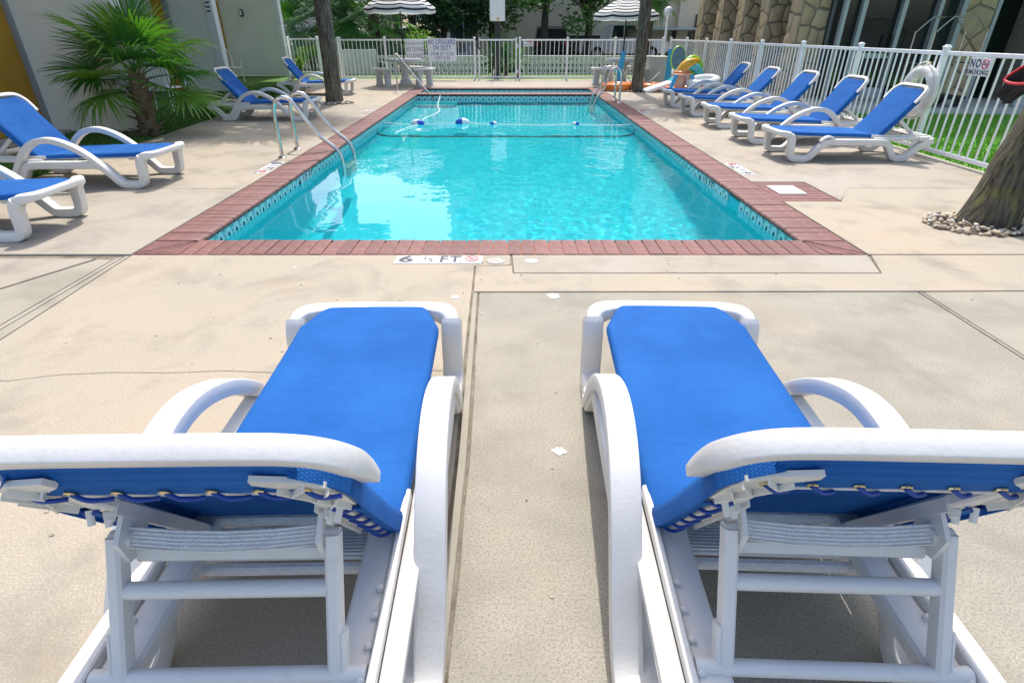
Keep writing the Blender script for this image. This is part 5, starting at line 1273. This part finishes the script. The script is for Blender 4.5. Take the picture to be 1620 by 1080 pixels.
# ================================================================== POOL TOYS
def toyset():
    def torus(R_, r_, n=32, m=12, sy=1): return MB().tube([(R_*math.cos(a), sy*R_*math.sin(a), 0) for a in [2*math.pi*q/n for q in range(n)]], r_, m, closed=True)
    r = thing('inflatable_ring', 'orange inflatable ring lying on the deck left of the upright trunk', 'inflatable', (2.95, 16.75, .10)); obj('tube', torus(.33, .10).mesh('tube', M['vinyl_orange']), r)
    obj('lower_band', torus(.335, .085).mesh('lower_band', M['vinyl_peach']), r, (0, 0, -.022))
    r = thing('inflatable_ring', 'orange inflatable ring lying on the deck right of the upright trunk', 'inflatable', (3.92, 16.95, .09)); obj('tube', torus(.34, .09).mesh('tube', M['vinyl_orange']), r)
    # tapered blue boards
    def board(loc, h, label, rot):
        b = thing('foam_board', label, 'foam board', loc); b.rotation_euler = rot
        p = MB().sweep(cr([(0, 0, 0), (0, 0, h*.3), (0, 0, h*.7), (0, 0, h*.96), (0, 0, h)], 4), rrect(.20, .06, .02, 2), (1, 0, 0), scale=lambda u: (1.05-.62*u if u < .96 else .3, 1))
        obj('foam', p.mesh('foam', M['vinyl_cyan']), b)
    board((3.06, 17.5, 0), .95, 'tapered blue foam board leaning left of the upright trunk', (R(-4), R(8), 0))
    board((4.62, 18.0, 0), .98, 'tapered blue foam board standing beside the cream slatted bin', (R(-4), R(0), 0))
    # slatted bin
    b = thing('slatted_bin', 'cream slatted bin behind the upright palm trunk', 'bin', (4.45, 18.9, 0))
    obj('case', MB().box((0, 0, .36), (.52, .46, .72), bev=.01).mesh('case', M['cream_slat']), b)
    for i in range(8): obj('slat', MB().box((-.22+.063*i, -.238, .37), (.046, .018, .68), bev=.004).mesh('slat', M['cream_slat']), b)
    obj('lid', MB().box((0, 0, .745), (.57, .51, .05), bev=.012).mesh('lid', M['cream_slat']), b)
    # dolphin float on its stand
    d = thing('dolphin_float', 'yellow inflatable dolphin with orange base and blue legs on the toy heap', 'inflatable', (4.38, 15.7, 0), R(0))
    obj('base_tube', torus(.34, .085, sy=.7).mesh('base_tube', M['vinyl_orange']), d, (0, 0, .10))
    body = cr([(-.04, 0, .16), (-.02, 0, .34), (0, 0, .50), (.06, 0, .64), (.16, 0, .74), (.28, 0, .78), (.36, 0, .775)], 5)
    obj('belly', MB().tube(body[:14], .14, 16, scale=lambda u: 1.05-.1*u).mesh('belly', M['vinyl_peach']), d)
    hd = obj('head', MB().tube(cr([(-.02, 0, .52), (.03, 0, .63), (.12, 0, .71), (.24, 0, .75), (.34, 0, .775), (.40, 0, .78)], 5), .14, 16, scale=lambda u: 1.0-.78*u**1.4).mesh('head', M['vinyl_yellow']), d)
    obj('eye', MB().lathe([(.001, -.008), (.014, 0), (.001, .008)], 10).mesh('eye', M['ink_dark']), hd, (.16, -.105, .755), (R(90), 0, 0))
    obj('mouth', MB().tube(cr([(.20, -.10, .66), (.28, -.085, .70), (.37, -.05, .762)], 4), .007, 6).mesh('mouth', M['ink_dark']), hd)
    obj('collar', torus(.17, .045, sy=.9).mesh('collar', M['vinyl_orange']), d, (0, 0, .50))
    obj('tray', MB().box((-.0, -.12, .46), (.44, .22, .06), bev=.02).mesh('tray', M['vinyl_peach']), d)
    for s, lx in ((-1, -.36), (1, .26)): obj('leg', MB().sweep([(s*.20, -.22, .46), (lx, -.30, .05)], rrect(.095, .05, .02, 2), (1, 0, 0)).mesh('leg', M['vinyl_cyan']), d)
    r = thing('swim_ring', 'teal swim ring leaning behind the dolphin float', 'inflatable', (4.72, 16.2, .36)); r.rotation_euler = (R(62), R(12), 0); obj('tube', torus(.30, .11).mesh('tube', M['vinyl_teal']), r)
    r = thing('swim_ring', 'lime green swim ring on top of the toy heap', 'inflatable', (4.85, 16.45, .60)); r.rotation_euler = (R(70), R(35), 0); obj('tube', torus(.20, .085).mesh('tube', M['vinyl_green']), r)
    r = thing('body_board', 'round blue grey board with lime rim behind the dolphin float', 'inflatable', (4.55, 16.9, .78)); r.rotation_euler = (R(78), R(10), R(10))
    obj('disc', MB().lathe([(.0, -.02), (.24, -.02), (.25, 0), (.24, .02), (0, .02)], 26, (0, 0, 0), .8, 1.15).mesh('disc', M['vinyl_blue_grey']), r); obj('rim', MB().tube([(.2*math.cos(a), .29*math.sin(a), 0) for a in [2*math.pi*q/28 for q in range(28)]], .022, 8, closed=True).mesh('rim', M['vinyl_green']), r)
    r = thing('inflatable_boat', 'white and red inflatable boat beside the dolphin float', 'inflatable', (4.90, 15.55, .30)); r.rotation_euler = (R(12), R(-6), R(12))
    obj('hull_tube', torus(.34, .115, sy=.6).mesh('hull_tube', M['vinyl_white']), r); obj('stripe', MB().tube([(.36*math.cos(a), .36*.6*math.sin(a)-.10, 0) for a in [R(-125+q*5) for q in range(15)]], .035, 8).mesh('stripe', M['vinyl_red']), r); obj('lower_tube', torus(.32, .11, sy=.6).mesh('lower_tube', M['vinyl_teal']), r, (0, 0, -.18))
    r = thing('air_mattress', 'white air mattress with a teal end lying between the trunk and the dolphin float', 'inflatable', (3.98, 16.3, .13)); r.rotation_euler = (0, R(-16), R(10))
    for i in range(4): obj('chamber', MB().tube([(-.45, -.15+.10*i, 0), (-.40, -.15+.10*i, 0), (.36, -.15+.10*i, 0), (.42, -.15+.10*i, 0)], .055, 10).mesh('chamber', M['vinyl_white']), r)
    obj('pillow', MB().box((.40, 0, .02), (.18, .44, .13), bev=.045).mesh('pillow', M['vinyl_teal']), r)
    r = thing('mask_float', 'clear teal float at the foot of the last lounger in the row', 'inflatable', (5.0, 14.9, .10)); obj('tube', torus(.22, .075, sy=.8).mesh('tube', M['vinyl_teal']), r); obj('valve', MB().lathe([(.02, 0), (.02, .03), (.01, .04)], 10).mesh('valve', M['vinyl_white']), r, (.2, -.05, .06))
    # hose
    tag = thing('garden_hose', 'thin white hose trailing from the bench to the toy heap', 'hose', (0, 0, 0)); obj('tube', MB().tube(cr([(3.1, 17.6, .62), (3.3, 17.4, .30), (3.55, 17.3, .10), (3.85, 17.25, .13), (4.2, 17.3, .42)], 6), .014, 7).mesh('tube', M['rope_white']), tag)
toyset()

# luggage cart before the lobby
lc = thing('luggage_cart', 'chrome birdcage luggage cart on the walkway behind the no smoking sign', 'luggage cart', (8.60, 12.45, .07), R(4))
lc.scale = (1, 1, .88)
obj('platform', MB().box((0, 0, .20), (1.10, .62, .06), bev=.015).mesh('platform', M['net_black']), lc)
for s in (-1, 1):
    y = s*.27
    obj('bow', MB().tube(cr([(-.52, y, .22), (-.52, y, 1.42), (-.50, y, 1.52), (-.26, y, 1.78), (-.20, y, 1.80), (.20, y, 1.80), (.26, y, 1.78), (.50, y, 1.52), (.52, y, 1.42), (.52, y, .22)], 3), .014, 9).mesh('bow', M['chrome']), lc)
obj('hanging_bar', MB().tube([(0, -.27, 1.80), (0, .27, 1.80)], .016, 9).mesh('hanging_bar', M['chrome']), lc)
for x in (-.52, .52): obj('end_bar', MB().tube([(x, -.27, .9), (x, .27, .9)], .016, 9).mesh('end_bar', M['chrome']), lc)
for x in (-.44, .44):
    for y in (-.24, .24): obj('caster', MB().lathe([(.03, -.02), (.085, -.02), (.09, 0), (.085, .02), (.03, .02)], 16).xf(Matrix.Rotation(R(90), 4, 'X')).mesh('caster', M['rubber']), lc, (x, y, .09))

# pool net hung on the fence beside the leaning trunk
pn = thing('pool_net', 'pool net with red rim and black bag on the fence beside the leaning trunk', 'pool net', (5.12, 6.12, 0))
rim = cr([(-.02, .22, .985), (-.03, .06, .945), (-.02, -.22, .99), (.02, -.30, 1.10), (.06, -.12, 1.20), (.07, .05, 1.16)], 6, closed=True)
obj('rim', MB().tube(rim, .014, 9, closed=True).mesh('rim', M['red_paint']), pn)
bag = MB(); n = len(rim); rows = 7; vs = []
for j in range(rows+1):
    f = j/rows; c = Vector((.01, .02+.06*f, .80))
    for p in rim: q = Vector(p).lerp(c+Vector((.03*math.sin(p.y*20), (p.y)*.35+.10, .05*math.sin(p.z*9))), f**.8); vs.append(q)
bag.add(vs, [(j*n+i, j*n+(i+1) % n, (j+1)*n+(i+1) % n, (j+1)*n+i) for j in range(rows) for i in range(n)]+[tuple(range(rows*n, (rows+1)*n))])
obj('bag', bag.mesh('bag', M['net_black'], 60), pn)
obj('pole', MB().tube([(.03, -.25, 1.02), (.06, -1.6, .95), (.07, -2.6, .90)], .016, 9).mesh('pole', M['alu']), pn)
